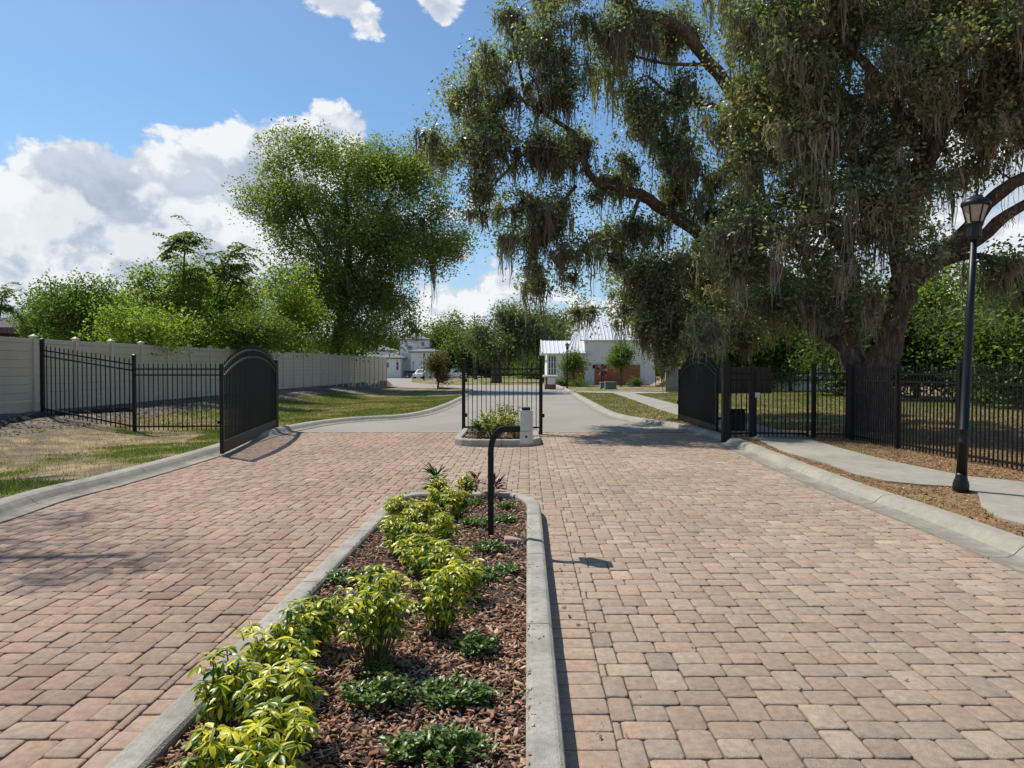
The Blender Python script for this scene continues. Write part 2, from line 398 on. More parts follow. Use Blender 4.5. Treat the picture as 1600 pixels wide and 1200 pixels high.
xr = [(-2.85,56.01),(4.0,56.01),(4.1,74),(-8,76),(-13,92),(-19,135),(-26,135),(-21,92),(-16,72),(-9,63),(-4,60.5)]
tag(MB().add([(x, y, .0) for x, y in xr], [tuple(range(len(xr)))]).build('road', M['asphalt']), kind='structure')

def sweep(name, m, line, prof, side, joints=1.5, gap=.006, pan=None):
    """profile (outward offset, z) swept along a line; short gaps make the tooled joints"""
    P = [Vector((a, b, 0)) for a, b in line]; out = []; acc = 0; cur = [P[0]]; segs = []
    # resample at the joints
    for i in range(len(P)-1):
        a, b = P[i], P[i+1]; l = (b-a).length; t = 0
        while acc + (l-t) > joints:
            t += joints-acc; acc = 0; q = a+(b-a)*(t/l); cur.append(q); segs.append(cur); cur = [q]
        acc += l-t; cur.append(b)
    segs.append(cur); mb = MB()
    def nrm(q, d): return Vector((-d.y, d.x, 0))*side
    allp = []
    for s in segs:
        s = [p for k, p in enumerate(s) if k == 0 or (p-s[k-1]).length > 1e-3]
        if len(s) < 2: continue
        rows = []
        for k, p in enumerate(s):
            if k == 0 or k == len(s)-1:
                # use the global direction at ends so neighbouring pieces line up
                best = min(range(len(P)-1), key=lambda j: ((P[j]+P[j+1])/2-p).length)
                d = (P[best+1]-P[best]).normalized()
            else: d = ((s[k+1]-s[k]).normalized()+(s[k]-s[k-1]).normalized()).normalized()
            q = p.copy()
            if k == 0: q = p+(s[1]-s[0]).normalized()*gap/2
            if k == len(s)-1: q = p-(s[-1]-s[-2]).normalized()*gap/2
            n = nrm(q, d)
            rows.append([q+n*o+Vector((0, 0, z)) for o, z in prof])
        m_ = len(prof); vs = [v for r in rows for v in r]
        fs = [(r*m_+c, r*m_+(c+1) % m_, (r+1)*m_+(c+1) % m_, (r+1)*m_+c) for r in range(len(rows)-1) for c in range(m_)]
        fs += [tuple(range(m_)), tuple(range((len(rows)-1)*m_, len(rows)*m_))[::-1]]
        mb.add(vs, fs)
    o = mb.build(name, m)
    if pan:
        o.data.materials.append(M['pan']); mi = [0]*len(o.data.polygons); k = 0; npf = []
        for i, p in enumerate(o.data.polygons):
            z = [o.data.vertices[v].co.z for v in p.vertices]
            if len(p.vertices) == 4 and max(z) < pan and min(z) > .002: mi[i] = 1
        o.data.polygons.foreach_set('material_index', mi)
    return tag(o, kind='structure')
rolled = [(0, -.1), (0, .014), (.08, .010), (.16, .014), (.21, .034), (.25, .075), (.29, .108), (.34, .122), (.45, .125), (.465, .115), (.465, -.1)]
sweep('kerb', M['conc'], LEs, rolled, 1, joints=2.4, gap=.012, pan=.036)
sweep('kerb', M['conc'], REs, rolled, -1, joints=2.4, gap=.012, pan=.036)

# ---------------------------------------------------------------- pavers
# the course pattern repeats every 8 units: stacked uprights, squares and paired stretchers
tile = []; TW = THh = 8
for a_ in range(-3, 4):
    for b_ in range(-3, 4):
        ox, oy = 4*a_+4*b_, 4*a_-4*b_
        for (x, y, w_, h_) in ((0,0,2,3),(0,3,2,3),(2,0,2,2),(2,2,3,2),(2,4,2,2),(5,2,3,2)):
            X_, Y_ = x+ox, -(y+oy)-h_
            if 0 <= X_ < 8 and 0 <= Y_ < 8: tile.append((X_, Y_, w_, h_))
U = .0785
isl_x0, isl_x1 = -1.565, .145; ISL_END = 8.45
cells = []
for ty in range(-1, int(PE/(THh*U))+2):
    for tx in range(-10, 9):
        for (x, y, w_, h_) in tile:
            x0 = (tx*TW+x)*U + .03; y0 = (ty*THh+y)*U - .4; cells.append([x0, y0, x0+w_*U, y0+h_*U])
cells = np.array(cells)
# the courses laid on edge beside the island cut the field
keep = []; SW = .24
for x0, y0, x1, y1 in cells:
    cy = (y0+y1)/2; xw = (x0+x1)/2+SH*cy
    if y0 > PE-.04 or y1 < -2: continue
    y1 = min(y1, PE)
    le_, re_ = edge_x(LEs, cy)-SH*cy+.004, edge_x(REs, cy)-SH*cy-.004
    if x1 < le_+.02 or x0 > re_-.02: continue
    x0 = max(x0, le_); x1 = min(x1, re_)
    if cy < 8.0:
        a, b = isl_x0-SW, isl_x1+SW+.0
        if x0 < a < x1: x1 = a
        elif x0 < b < x1: x0 = b
        elif x0 >= a and x1 <= b: continue
        if x1-x0 < .022: continue
    elif cy < ISL_END-.1 and x0 > isl_x0+.2 and x1 < isl_x1-.4: continue
    keep.append((x0, y0, x1, y1, 0))
for k in range(-13, 52):
    y0 = k*.156; yb = y0+.156
    keep.append((isl_x0-SW, y0, isl_x0+.01, yb, 1)); keep.append((isl_x1-.01, y0, isl_x1+SW, yb, 1))
K = np.array(keep); n = len(K)
cx = (K[:,0]+K[:,2])/2; cy = (K[:,1]+K[:,3])/2
g_ = .0016 + .0012*R.random(n)
hx = (K[:,2]-K[:,0])/2-g_; hy = (K[:,3]-K[:,1])/2-g_
rad = np.minimum(.017+.010*R.random(n), np.minimum(hx, hy)*.7)
rad = np.where(K[:,4] > 0, np.minimum(rad, .014), rad)
NA = 16
tmpl = []
for ci, (sx, sy) in enumerate(((1,1),(-1,1),(-1,-1),(1,-1))):
    for a in (0, 30, 60, 90):
        th = math.radians(a+90*ci); tmpl.append((sx, sy, math.cos(th), math.sin(th)))
T = np.array(tmpl)
wob = 1+.05*R.standard_normal((n, 16))*0
rings = []
tilt = R.normal(0, .006, (n, 2)); zc = R.normal(0, .0016, n)
for inset, dz in ((.009, 0.0), (.003, -.0022), (0, -.006), (0, -.03)):
    r_ = np.maximum(rad-inset*.5, .003)[:, None]
    px = T[None,:,0]*(hx[:,None]-rad[:,None]) + T[None,:,2]*(rad[:,None]-inset)
    py = T[None,:,1]*(hy[:,None]-rad[:,None]) + T[None,:,3]*(rad[:,None]-inset)
    # slightly bulged sides, as tumbled stones have
    ro = R.normal(0, .010, n)[:, None] if inset == .009 else ro
    if inset == .009: jj = R.normal(0, .0016, (n, NA))
    qx = px*(1+jj/.1) - py*ro; qy = py*(1+jj/.1) + px*ro
    pz = dz + zc[:,None] + qx*tilt[:,:1] + qy*tilt[:,1:]
    wx = cx[:,None]+qx; wy = cy[:,None]+qy
    rings.append(np.stack([wx+SH*wy, wy, pz], -1))
V = np.stack(rings, 1)     # n,4,NA,3
n_r = 4
base = np.arange(n)[:,None]*(n_r*NA)
side = []
for r_ in range(n_r-1):
    for k in range(NA):
        k2 = (k+1) % NA
        side.append(np.stack([r_*NA+k, (r_+1)*NA+k, (r_+1)*NA+k2, r_*NA+k2], -1) if False else [r_*NA+k, (r_+1)*NA+k, (r_+1)*NA+k2, r_*NA+k2])
side = np.array(side); Fs = (base[:,:,None]+side[None]).reshape(-1, 4)
Ft = base+np.arange(NA)[None]
pal = np.array([[.47,.335,.245],[.44,.32,.24],[.40,.325,.255],[.365,.305,.25],[.50,.41,.285],[.45,.36,.265],[.42,.30,.225],[.45,.375,.285]])
pal = pal*.55+np.array([.45,.335,.25])*.38; pal = pal*np.array([.985,.985,1.01])
pr = np.array([.22,.17,.15,.08,.05,.15,.11,.07])
ci_ = R.choice(len(pal), n, p=pr); c_ = pal[ci_]*(1+R.normal(0, .06, (n,1)))
pat = fbm(cx*.5+2, cy*.5+7, 3)[:,None]; c_ = c_*(1+(pat-.5)*.30)
trk = np.exp(-((cx-1.35)/.28)**2)+np.exp(-((cx-3.0)/.28)**2)+np.exp(-((cx+2.5)/.28)**2)+np.exp(-((cx+4.1)/.28)**2)
c_ = c_*(1-.07*trk*(.5+fbm(cx*.3, cy*.9, 3)))[:,None]
for (sx_, sy_, sr_, sk_) in ((2.2,4.6,.22,.22),(2.05,7.2,.3,.16),(-3.3,6.1,.25,.18),(-3.2,9.5,.3,.14),(2.3,10.8,.3,.15),(1.0,3.4,.12,.15)):
    c_ = c_*(1-sk_*np.exp(-((cx-sx_)**2+((cy-sy_)/1.6)**2)/sr_**2))[:,None]
c_ = c_*np.where((cx < -1.6)[:,None], [.97,.90,.875], [1.0,1.0,.98])
c_ = np.where(K[:,4:5] > 0, c_*.55+np.array([.47,.34,.25])*.46, c_)
colv = np.repeat(c_, n_r*NA, axis=0)
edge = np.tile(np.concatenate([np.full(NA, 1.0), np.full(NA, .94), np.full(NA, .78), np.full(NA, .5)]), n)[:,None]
tag(mesh_np('paver_drive', V.reshape(-1, 3), [Fs, Ft], M['paver'], col=colv*edge), kind='structure')

# ---------------------------------------------------------------- planted islands
def ring(pts, o):
    """offset a closed ring inwards by o"""
    P = [Vector((a, b, 0)) for a, b in pts]; n = len(P); out = []
    for i in range(n):
        d1 = (P[i]-P[i-1]).normalized(); d2 = (P[(i+1) % n]-P[i]).normalized(); d = (d1+d2).normalized()
        k = 1/max(.5, d.dot(d1)); out.append((P[i].x-d.y*o*k, P[i].y+d.x*o*k))
    return out
def shear(l): return [(x+SH*y, y) for x, y in l]
def island(name, outer, h=.15, w_=.15, soilz=.10):
    n = len(outer)
    prof = [(0, -.05), (0, h-.035), (.006, h-.015), (.022, h-.003), (.035, h), (w_-.03, h), (w_-.012, h-.005), (w_, h-.02), (w_, -.05)]
    line = outer+[outer[0]]
    sweep('kerb', M['conc2'], line, prof, 1, joints=1.55, gap=.010)
    inn = ring(outer, w_-.02)
    c = (sum(p[0] for p in inn)/n, sum(p[1] for p in inn)/n)
    tag(MB().add([(x, y, soilz-.012) for x, y in inn], [tuple(range(n))]).build('mulch_bed', M['soil']), kind='structure')
    return inn
def arc(cx, cy, rx, ry, a0, a1, k=7): return [(cx+rx*math.cos(math.radians(a0+(a1-a0)*i/k)), cy+ry*math.sin(math.radians(a0+(a1-a0)*i/k))) for i in range(k+1)]
o1 = [(isl_x0, -2.0), (isl_x1, -2.0)] + [(isl_x1, y) for y in (1.0, 3.0, 5.0, 6.5)] + arc(isl_x1-.42, 7.6, .42, .85, 0, 90, 9) + arc(isl_x0+.42, 8.0, .42, .45, 90, 180, 8) + [(isl_x0, y) for y in (6.5, 5.0, 3.0, 1.0)]
o1 = shear(o1); in1 = island('kerb', o1)
o2 = [(-1.1, 18.6), (-1.22, 18.4)] + arc(-.62, 15.35, .62, .62, 180, 270, 8) + arc(0.0, 15.35, .62, .62, 270, 360, 8) + [(.62, 18.4), (.5, 18.6)]
in2 = island('kerb', o2, h=.15)

def inside(poly, x, y):
    c = np.zeros(len(x), bool); n = len(poly); j = n-1
    for i in range(n):
        xi, yi = poly[i]; xj, yj = poly[j]
        t = ((yi > y) != (yj > y)) & (x < (xj-xi)*(y-yi)/((yj-yi) or 1e-9)+xi); c ^= t; j = i
    return c
def rand_in(poly, n, ymin=-99, ymax=99):
    P = np.array(poly); out = np.zeros((0, 2))
    while len(out) < n:
        q = np.stack([R.uniform(P[:,0].min(), P[:,0].max(), n), R.uniform(max(ymin, P[:,1].min()), min(ymax, P[:,1].max()), n)], 1)
        out = np.concatenate([out, q[inside(poly, q[:,0], q[:,1])]])
    return out[:n]
def chips(name, pos, z0, zr, smin, smax, pal, m, label, cat, flat=.35, asp=2.2, thin=.22):
    n = len(pos); L_ = R.uniform(smin, smax, n); W_ = L_/R.uniform(1.3, asp, n); H_ = L_*R.uniform(.06, thin, n)
    yaw = R.uniform(0, 2*math.pi, n); pit = R.normal(0, flat, n); rol = R.normal(0, flat, n)
    cyw, syw = np.cos(yaw), np.sin(yaw); cp, sp = np.cos(pit), np.sin(pit); cr_, sr = np.cos(rol), np.sin(rol)
    B = np.array([(-1,-.6,-1),(1,-.8,-1),(.8,.9,-1),(-.9,.7,-1),(-.7,-.5,1),(.9,-.6,.6),(.6,.6,1),(-.8,.6,.7)])
    V = B[None]*np.stack([L_/2, W_/2, H_/2], -1)[:,None]*(1+R.normal(0, .18, (n, 8, 3)))
    x, y, z = V[...,0], V[...,1], V[...,2]
    x, z = x*cp[:,None]+z*sp[:,None], -x*sp[:,None]+z*cp[:,None]
    y, z = y*cr_[:,None]-z*sr[:,None], y*sr[:,None]+z*cr_[:,None]
    x, y = x*cyw[:,None]-y*syw[:,None], x*syw[:,None]+y*cyw[:,None]
    V = np.stack([x+pos[:,0,None], y+pos[:,1,None], z+(z0+R.random(n)*zr)[:,None]], -1)
    f = np.array([(3,2,1,0),(4,5,6,7),(0,1,5,4),(1,2,6,5),(2,3,7,6),(3,0,4,7)])
    Fc = (np.arange(n)[:,None,None]*8+f[None]).reshape(-1, 4)
    c = np.array(pal)[R.integers(0, len(pal), n)]*(1+R.normal(0, .18, (n,1))); c = np.clip(c, .01, .9)
    return tag(mesh_np(name, V.reshape(-1, 3), Fc, m, col=np.repeat(c, 8, 0)), label, cat, kind='stuff')
mulpal = [(.33,.175,.105),(.42,.25,.16),(.25,.13,.08),(.48,.33,.23),(.15,.085,.06),(.36,.20,.125),(.38,.30,.24),(.10,.055,.038),(.30,.15,.08),(.44,.28,.17)]
p_ = np.concatenate([rand_in(in1, 15000, ymin=1.6), rand_in(in1, 9000, ymin=1.6, ymax=4.5)])
chips('mulch', p_, .088+.012*fbm(p_[:,0]*3, p_[:,1]*3), .026, .009, .054, mulpal, M['mulch'], 'red brown bark mulch covering the long planted island', 'mulch', flat=.42, asp=4.5, thin=.13)
p_ = rand_in(in2, 2200)
chips('mulch', p_, .09*np.ones(len(p_)), .022, .025, .07, mulpal, M['mulch'], 'bark mulch in the small island under the black median fence', 'mulch')

# ---------------------------------------------------------------- sidewalk on the right
def sheet(name, pts_px, m, z, extra=None):
    P = [at(u, v, z) for u, v in pts_px]; P = [(p.x, p.y) for p in P] + (extra or [])
    return P
def slab(name, P, m, z, t=.06):
    return tag(MB().prism([(x, y, z-t) for x, y in P], (0,0,t)).build(name, m), kind='structure')
low = [(1178,684),(1226,706),(1285,722),(1340,742),(1390,752),(1440,757),(1491,760),(1528,770),(1534,792),(1560,809),(1600,819)]
upp = [(1600,753),(1512,744),(1460,734),(1390,720),(1320,702),(1264,686)]
sw = sheet('', low, M['walk'], .115, [(7.6,5.5),(8.1,2),(9.8,2),(9.3,5.5),(8.8,8.4)]) + sheet('', upp, M['walk'], .115)
slab('sidewalk', sw, M['walk'], .118)
sw2 = [(at(u, v, .11).x, at(u, v, .11).y) for u, v in [(1176,683.6),(1262,683.6)]][::-1]
s3 = sheet('', [(1100,660),(1032,641),(1000,629),(978,621),(958,614.5),(900,613),(900,611),(1044,612.5),(1044,614),(992,615),(1020,622),(1062,633),(1140,652)], M['walk'], .11)
a0 = at(1262, 683.4, .118); b0 = at(1177, 683.4, .118)
s3 = [(b0.x, b0.y), ] + s3 + [(a0.x, a0.y)]
slab('sidewalk', s3, M['walk'], .114)

# ---------------------------------------------------------------- grass blades, litter
def blades(name, pos, hmin, hmax, cols, label, cat, wid=.0035):
    n = len(pos); z = hgt(pos[:,0], pos[:,1])
    a = R.uniform(0, 2*math.pi, n); h = R.uniform(hmin, hmax, n); lean = R.uniform(.1, .9, n)*h; b = R.uniform(0, 2*math.pi, n)
    w_ = wid*R.uniform(.7, 1.5, n)
    dx, dy = np.cos(a)*w_, np.sin(a)*w_
    base = np.stack([pos[:,0], pos[:,1], z-.004], -1)
    s = np.stack([dx, dy, 0*dx], -1); l1 = np.stack([np.cos(b)*lean*.35, np.sin(b)*lean*.35, h*.6], -1); l2 = np.stack([np.cos(b)*lean, np.sin(b)*lean, h], -1)
    V = np.stack([base-s, base+s, base+l1+s*.8, base+l1-s*.8, base+l2], 1)
    i = np.arange(n)[:,None]*5
    o = mesh_np(name, V.reshape(-1,3), [i+np.array([0,1,2,3]), i+np.array([3,2,4])], M['blade'], col=np.repeat(cols, 5, 0))
    return tag(o, label, cat, kind='stuff')
def scatter(x0, x1, y0, y1, n, f):
    q = np.stack([R.uniform(x0, x1, n), R.uniform(y0, y1, n)], 1); return q[f(q[:,0], q[:,1])]
def gcol(q, g):
    n = len(q); t = R.random(n) < g
    c = np.where(t[:,None], np.array([.145,.18,.045]), np.array([.34,.27,.16]))
    return c*(1+R.normal(0, .2, (n,1)))
kb = lambda y: edge_x(LEs, y)-.49
q = scatter(-13, -5.4, 6.5, 19, 150000, lambda x, y: (x < kb(y)) & (x > fenceX(y)+2) & (x > -.8*y-1.5))
g = greenness(q[:,0], q[:,1]); k = R.random(len(q)) < (.16+.84*g); q = q[k]; g = g[k]
blades('grass', q, .018, .065, gcol(q, g), 'patchy dry and green grass on the left verge before the fence', 'grass')
q = scatter(-13, -2, 19, 42, 90000, lambda x, y: (x < kb(y)) & (x > fenceX(y)+2.3))
g = greenness(q[:,0], q[:,1]); blades('grass', q, .03, .07, gcol(q, g*.9), 'green lawn on the left beyond the open gate', 'grass', .008)
kr = lambda y: edge_x(REs, y)+.49
sww = lambda x, y: ~inside(sw, x, y)
q = scatter(4.4, 9.5, 5, 17, 60000, lambda x, y: (x > kr(y)) & sww(x, y) & (x < .8*y+1.5))
k = R.random(len(q)) < np.clip((fbm(q[:,0]*1.6, q[:,1]*1.6+9)-.47)*4, .10, 1); q = q[k]
blades('grass', q, .015, .05, gcol(q, .3), 'sparse dry grass tufts between right kerb and sidewalk', 'grass')
q = scatter(3.6, 20, 18, 50, 110000, lambda x, y: (x > kr(y)) & ~inside(s3, x, y))
g = greenness(q[:,0], q[:,1]); blades('grass', q, .03, .07, gcol(q, .35+.5*g), 'lawn behind the right fence under the oaks', 'grass', .009)
litpal = [(.34,.18,.08),(.27,.15,.08),(.40,.27,.15),(.22,.12,.07),(.45,.34,.22),(.16,.10,.06)]
q = scatter(4.3, 10, 5, 16.4, 24000, lambda x, y: (x > kr(y)-.05) & sww(x, y) & (x < .8*y+1.5))
chips('leaf_litter', q, hgt(q[:,0], q[:,1])+.003, .012, .015, .05, litpal, M['litter'], 'brown fallen oak leaves on the right verge', 'leaves', flat=.3, asp=3, thin=.12)
q = scatter(7, 20, 12, 26, 9000, lambda x, y: (x > 8) | (y > 17)); q = q[~inside(s3, q[:,0], q[:,1])]
chips('leaf_litter', q, hgt(q[:,0], q[:,1])+.004, .012, .03, .08, litpal, M['litter'], 'fallen leaves around the foot of the big oak', 'leaves', flat=.3, asp=3, thin=.12)
q = np.concatenate([np.stack([R.normal(.95, .22, 260), R.normal(17.3, .45, 260)], 1), np.stack([R.uniform(4.15, 4.55, 50), R.uniform(5, 15, 50)], 1), np.stack([R.uniform(-5, 4, 60), R.uniform(2.5, 17, 60)], 1), np.stack([R.uniform(1.0, 4.4, 130), R.uniform(2.0, 16, 130)], 1), np.stack([isl_x1+.2+abs(R.normal(0,.12,90))+0*R.random(90), R.uniform(2.0, 8.5, 90)], 1), np.stack([R.normal(-1.6, .3, 60), R.normal(17.2, .4, 60)], 1)])
chips('leaf_litter', q, .006*np.ones(len(q)), .006, .008, .034, litpal, M['litter'], 'stray dead leaves blown onto the pavers and gutter', 'leaves', flat=.2, asp=3, thin=.12)
# bark that has spilled over the island kerb
yk = np.concatenate([R.choice([2.9,3.1,3.9,5.2,6.6], 60)+R.normal(0,.18,60), R.choice([3.3,4.6,6.1], 34)+R.normal(0,.2,34)]); xk = np.concatenate([isl_x1-.15+abs(R.normal(0,.035,60)), isl_x0+.15-abs(R.normal(0,.035,34))])+SH*yk
chips('mulch', np.stack([xk, yk], 1), .150*np.ones(len(yk)), .003, .008, .028, mulpal, M['mulch'], 'stray bark bits spilled onto the island kerb', 'mulch', flat=.15, asp=3, thin=.14)
q = scatter(-13, -8, 7, 32, 9000, lambda x, y: (x > fenceX(y)+.1) & (x < fenceX(y)+2.6))
chips('dirt_clods', q, hgt(q[:,0], q[:,1]), .01, .02, .10, [(.20,.17,.14),(.12,.10,.085),(.28,.20,.13),(.16,.14,.12)], M['litter'], 'crumbly dirt and debris along the foot of the vinyl fence', 'dirt', thin=.4)

# ================================================================ THINGS
def part(mb, name, m, root, smooth=False, label=None, loc=None):
    """mb holds world coordinates; bring them into the root's frame"""
    mb.v = [tuple(p) for p in local(root, mb.v)]
    o = mb.build(name, m, root, smooth)
    if label: o['label'] = label
    return o
def sub(mb, name, m, root, par, smooth=False):
    mb.v = [tuple(p) for p in local(root, mb.v)]
    return mb.build(name, m, par, smooth)

# one spear-topped picket mesh per length, shared by every copy
_pk = {}
def picket_mesh(h, w_=.019, m='black'):
    key = (round(h, 2), w_)
    if key not in _pk:
        mb = MB(); a = w_/2; h = key[0]
        mb.box(-a, a, -a, a, 0, h-.075)
        mb.box(-a*1.35, a*1.35, -a*1.35, a*1.35, h-.088, h-.078)
        b = a*.85
        mb.add([(-b,-b,h-.075),(b,-b,h-.075),(b,b,h-.075),(-b,b,h-.075),(-b*1.25,-b*1.25,h-.055),(b*1.25,-b*1.25,h-.055),(b*1.25,b*1.25,h-.055),(-b*1.25,b*1.25,h-.055),(0,0,h)],
               [(0,1,5,4),(1,2,6,5),(2,3,7,6),(3,0,4,7),(4,5,8),(5,6,8),(6,7,8),(7,4,8)])
        me = bpy.data.meshes.new('picket'); me.from_pydata([tuple(v) for v in mb.v], [], mb.f); me.materials.append(M[m]); me.update(); _pk[key] = me
    return _pk[key]
def picket(root, p, h, rz=0, w_=.019):
    o = bpy.data.objects.new('picket', picket_mesh(h, w_)); link(o, root)
    q = local(root, [p])[0]; o.location = q; o.rotation_euler = (0, 0, rz-root.rotation_euler[2]); return o
def post(root, p, h, w_=.065, cap=True, rz=0, label=None):
    mb = MB(); a = w_/2; mb.box(-a, a, -a, a, -.1, h)
    q = local(root, [p])[0]
    o = mb.build('post', M['black'], root); o.location = q; o.rotation_euler = (0, 0, rz-root.rotation_euler[2])
    if cap:
        c = MB(); b = a+.006; c.box(-b, b, -b, b, h-.02, h+.006); c.add([(-b,-b,h+.006),(b,-b,h+.006),(b,b,h+.006),(-b,b,h+.006),(0,0,h+.03)], [(0,1,4),(1,2,4),(2,3,4),(3,0,4)])
        c.build('post_cap', M['black'], o)
    if label: o['label'] = label
    return o
def panel(root, A, B, hA, rails, n, z0=.05, tip=.17, pw=.019, skip=0):
    """rails and pickets between two posts; A and B are ground points of the posts; rails = heights above ground line"""
    A = Vector(A); B = Vector(B); d = B-A; rz = math.atan2(d.y, d.x)
    for r in rails:
        part(MB().bar(A+Vector((0,0,r)), B+Vector((0,0,r)), .028, .036), 'rail', M['black'], root)
    for i in range(1, n+1):
        t = i/(n+1); p = A+d*t; picket(root, (p.x, p.y, p.z+z0), rails[-1]+tip-z0, rz, pw)

# ---- fixed median fence in the small island
A = at(724.5, 677.5, 0); B = at(845, 678.5, 0)
r = empty('median_fence', ((A.x+B.x)/2, (A.y+B.y)/2, 0), 'short black picket fence panel standing in the small planted island between the two gates', 'fence')
post(r, (A.x, A.y, 0), 1.87, .085); post(r, (B.x, B.y, 0), 1.86, .085)
panel(r, (A.x, A.y, 0), (B.x, B.y, 0), 1.87, [.17, 1.48, 1.62], 16, z0=.13, tip=.17, pw=.017)
for P_ in (A, B):     # gate hinges / stops
    for z in (.42, 1.3):
        part(MB().box(P_.x+.04, P_.x+.09, P_.y-.05, P_.y+.03, z, z+.09, .008), 'hinge', M['black'], r)

# ---- left fence: raked panel up the berm, level panel to the gate
p0 = atY(67, 640, 19.0); p1 = atY(210.5, 677, 17.9); p2 = Vector((-6.25, 18.15, 0))
z0 = .40; z1 = 0.0
p0 = Vector((p0.x, 19.0, z0)); p1 = Vector((p1.x, 17.9, z1))
r = empty('picket_fence', (p1.x, p1.y, 0), 'black metal picket fence stepping down from the vinyl fence to the left gate', 'fence')
post(r, tuple(p0), 2.02, .085); post(r, tuple(p1), 1.97, .075); post(r, tuple(p2), 1.95, .11)
panel(r, p0, p1, 0, [.17, 1.58, 1.73], 19, z0=.06, tip=.16)
panel(r, p1, p2, 0, [.17, 1.47, 1.62], 27, z0=.07, tip=.17)

# ---- swung gate leaves
def gate_leaf(P0, P1, zt0, zt1, ends, peak, n, name_lbl, flip):
    P0 = Vector(P0); P1 = Vector(P1); d = P1-P0; L_ = d.length; rz = math.atan2(d.y, d.x)
    r = empty('gate', tuple(P1 if flip else P0), name_lbl, 'gate', None, rz)
    u = d.normalized(); nn = Vector((-u.y, u.x, 0))
    W = lambda s, o, z: P0+u*s+nn*o+Vector((0,0,z))
    def bx(s0, s1, o, z0a, z1a, z0b=None, z1b=None):
        z0b = z0a if z0b is None else z0b; z1b = z1a if z1b is None else z1b; mb = MB()
        vs = [W(s0,-o,z0a),W(s1,-o,z0b),W(s1,o,z0b),W(s0,o,z0a),W(s0,-o,z1a),W(s1,-o,z1b),W(s1,o,z1b),W(s0,o,z1a)]
        return mb.add(vs, [(3,2,1,0),(4,5,6,7),(0,1,5,4),(1,2,6,5),(2,3,7,6),(3,0,4,7)])
    part(bx(0, .065, .034, .03, zt0), 'end_frame', M['black'], r)
    part(bx(L_-.065, L_, .034, .03, zt1), 'end_frame', M['black'], r)
    part(bx(.066, L_-.066, .022, .035, .235), 'kick_panel', M['black'], r)
    part(bx(.066, L_-.066, .03, .237, .262), 'rail', M['black'], r)
    curve = lambda t, k: (ends[k][0]*(1-t)+ends[k][1]*t) + (peak[k]-(ends[k][0]+ends[k][1])/2)*(1-abs(2*t-1)**2.15)
    for k in (0, 1):
        N_ = 40; mb = MB()
        for i in range(N_):
            s0 = .066+(L_-.132)*i/N_; s1 = .066+(L_-.132)*(i+1)/N_
            zz0 = curve(s0/L_, k); zz1 = curve(s1/L_, k); q = bx(s0, s1, .024, zz0-.019, zz0+.019, zz1-.019, zz1+.019); mb.add(q.v, q.f)
        part(mb, 'arched_rail', M['black'], r)
    for i in range(n):
        s = .066+(L_-.132)*(i+.75)/(n+.5); zt = curve(s/L_, 0)+.115
        p = W(s, 0, .25); picket(r, tuple(p), zt-.25, rz, .021)
    # latch at the free end
    s = .0 if flip else L_
    part(MB().bar(W(s-.06, .045, .62), W(s+.06, .045, .60), .03, .05), 'latch', M['black'], r)
    return r
P0 = at(346.5, 711, .03); P1 = at(431, 670.5, .03)
P0.z = P1.z = 0.02
gate_leaf(P0, P1, 1.69, 1.80, [(1.57, 1.66), (1.42, 1.52)], [2.03, 1.87], 46, 'open left gate leaf with arched top, black pickets, casting its shadow onto the pavers', True)
part(MB().box(P1.x-.10, P1.x+.02, P1.y+.06, P1.y+.18, -.05, 1.86), 'post', M['black'], bpy.data.objects['gate'])
Q0 = at(1120.5, 680.5, .03); Q1 = at(1061, 660, .03); Q0.z = Q1.z = .02
gate_leaf(Q0, Q1, 1.62, 1.60, [(1.55, 1.44), (1.42, 1.32)], [1.93, 1.78], 42, 'open right gate leaf with arched top, seen against the lawn and sidewalk', False)
# operator boxes by the gates
def operator(p, lbl, grp='gate operators'):
    r = empty('gate_operator', p, lbl, 'gate opener', grp)
    x, y, z = p
    part(MB().box(x-.16, x+.16, y-.13, y+.13, z, z+.52, .02), 'housing', M['black'], r)
    part(MB().box(x-.18, x+.18, y-.15, y+.15, z+.521, z+.56, .015), 'lid', M['black'], r)
    part(MB().bar((x-.16, y-.1, z+.35), (x-.62, y-.12, z+.33), .05, .05), 'arm', M['black'], r)
operator((Q0.x+.62, Q0.y+.45, .08), 'black gate operator box behind the post at the right gate')
operator((P1.x-.55, P1.y+.5, .0), 'black gate operator box behind the left gate leaf', None)

# ---- right fence
def G(u, v, z=.1): p = at(u, v, z); return (p.x, p.y, z)
f0 = G(1133.5, 685); f1 = G(1174, 683.5); f2 = G(1263, 684.5); f2b = G(1271, 684.5); f3 = G(1325, 686); f3b = G(1332, 688); f4 = G(1402, 701); f5 = G(1499, 719)
dv = Vector(f5)-Vector(f4); f6 = Vector(f5)+dv*1.0; f7 = f6+dv*1.0; f6 = tuple(f6); f7 = tuple(f7)
r = empty('picket_fence', f3, 'long black picket fence turning the corner in front of the big oak', 'fence')
post(r, f0, 1.66, .15, label='thick gate post'); post(r, f1, 1.62, .10); post(r, f2b, 1.62, .08); post(r, f3, 1.62, .09)
post(r, f4, 1.62, .075); post(r, f5, 1.62, .075); post(r, f6, 1.62, .075); post(r, f7, 1.62, .075)
rl_ = [.10, 1.28, 1.42]
panel(r, f0, f1, 0, rl_, 4, z0=.02, tip=.17); panel(r, f2b, f3, 0, rl_, 7, z0=.02, tip=.17)
panel(r, f3b, f4, 0, rl_, 19, z0=.02, tip=.17); panel(r, f4, f5, 0, rl_, 17, z0=.02, tip=.17)
panel(r, f5, f6, 0, rl_, 17, z0=.02, tip=.17); panel(r, f6, f7, 0, rl_, 17, z0=.02, tip=.17)
post(r, f3b, 1.62, .08)
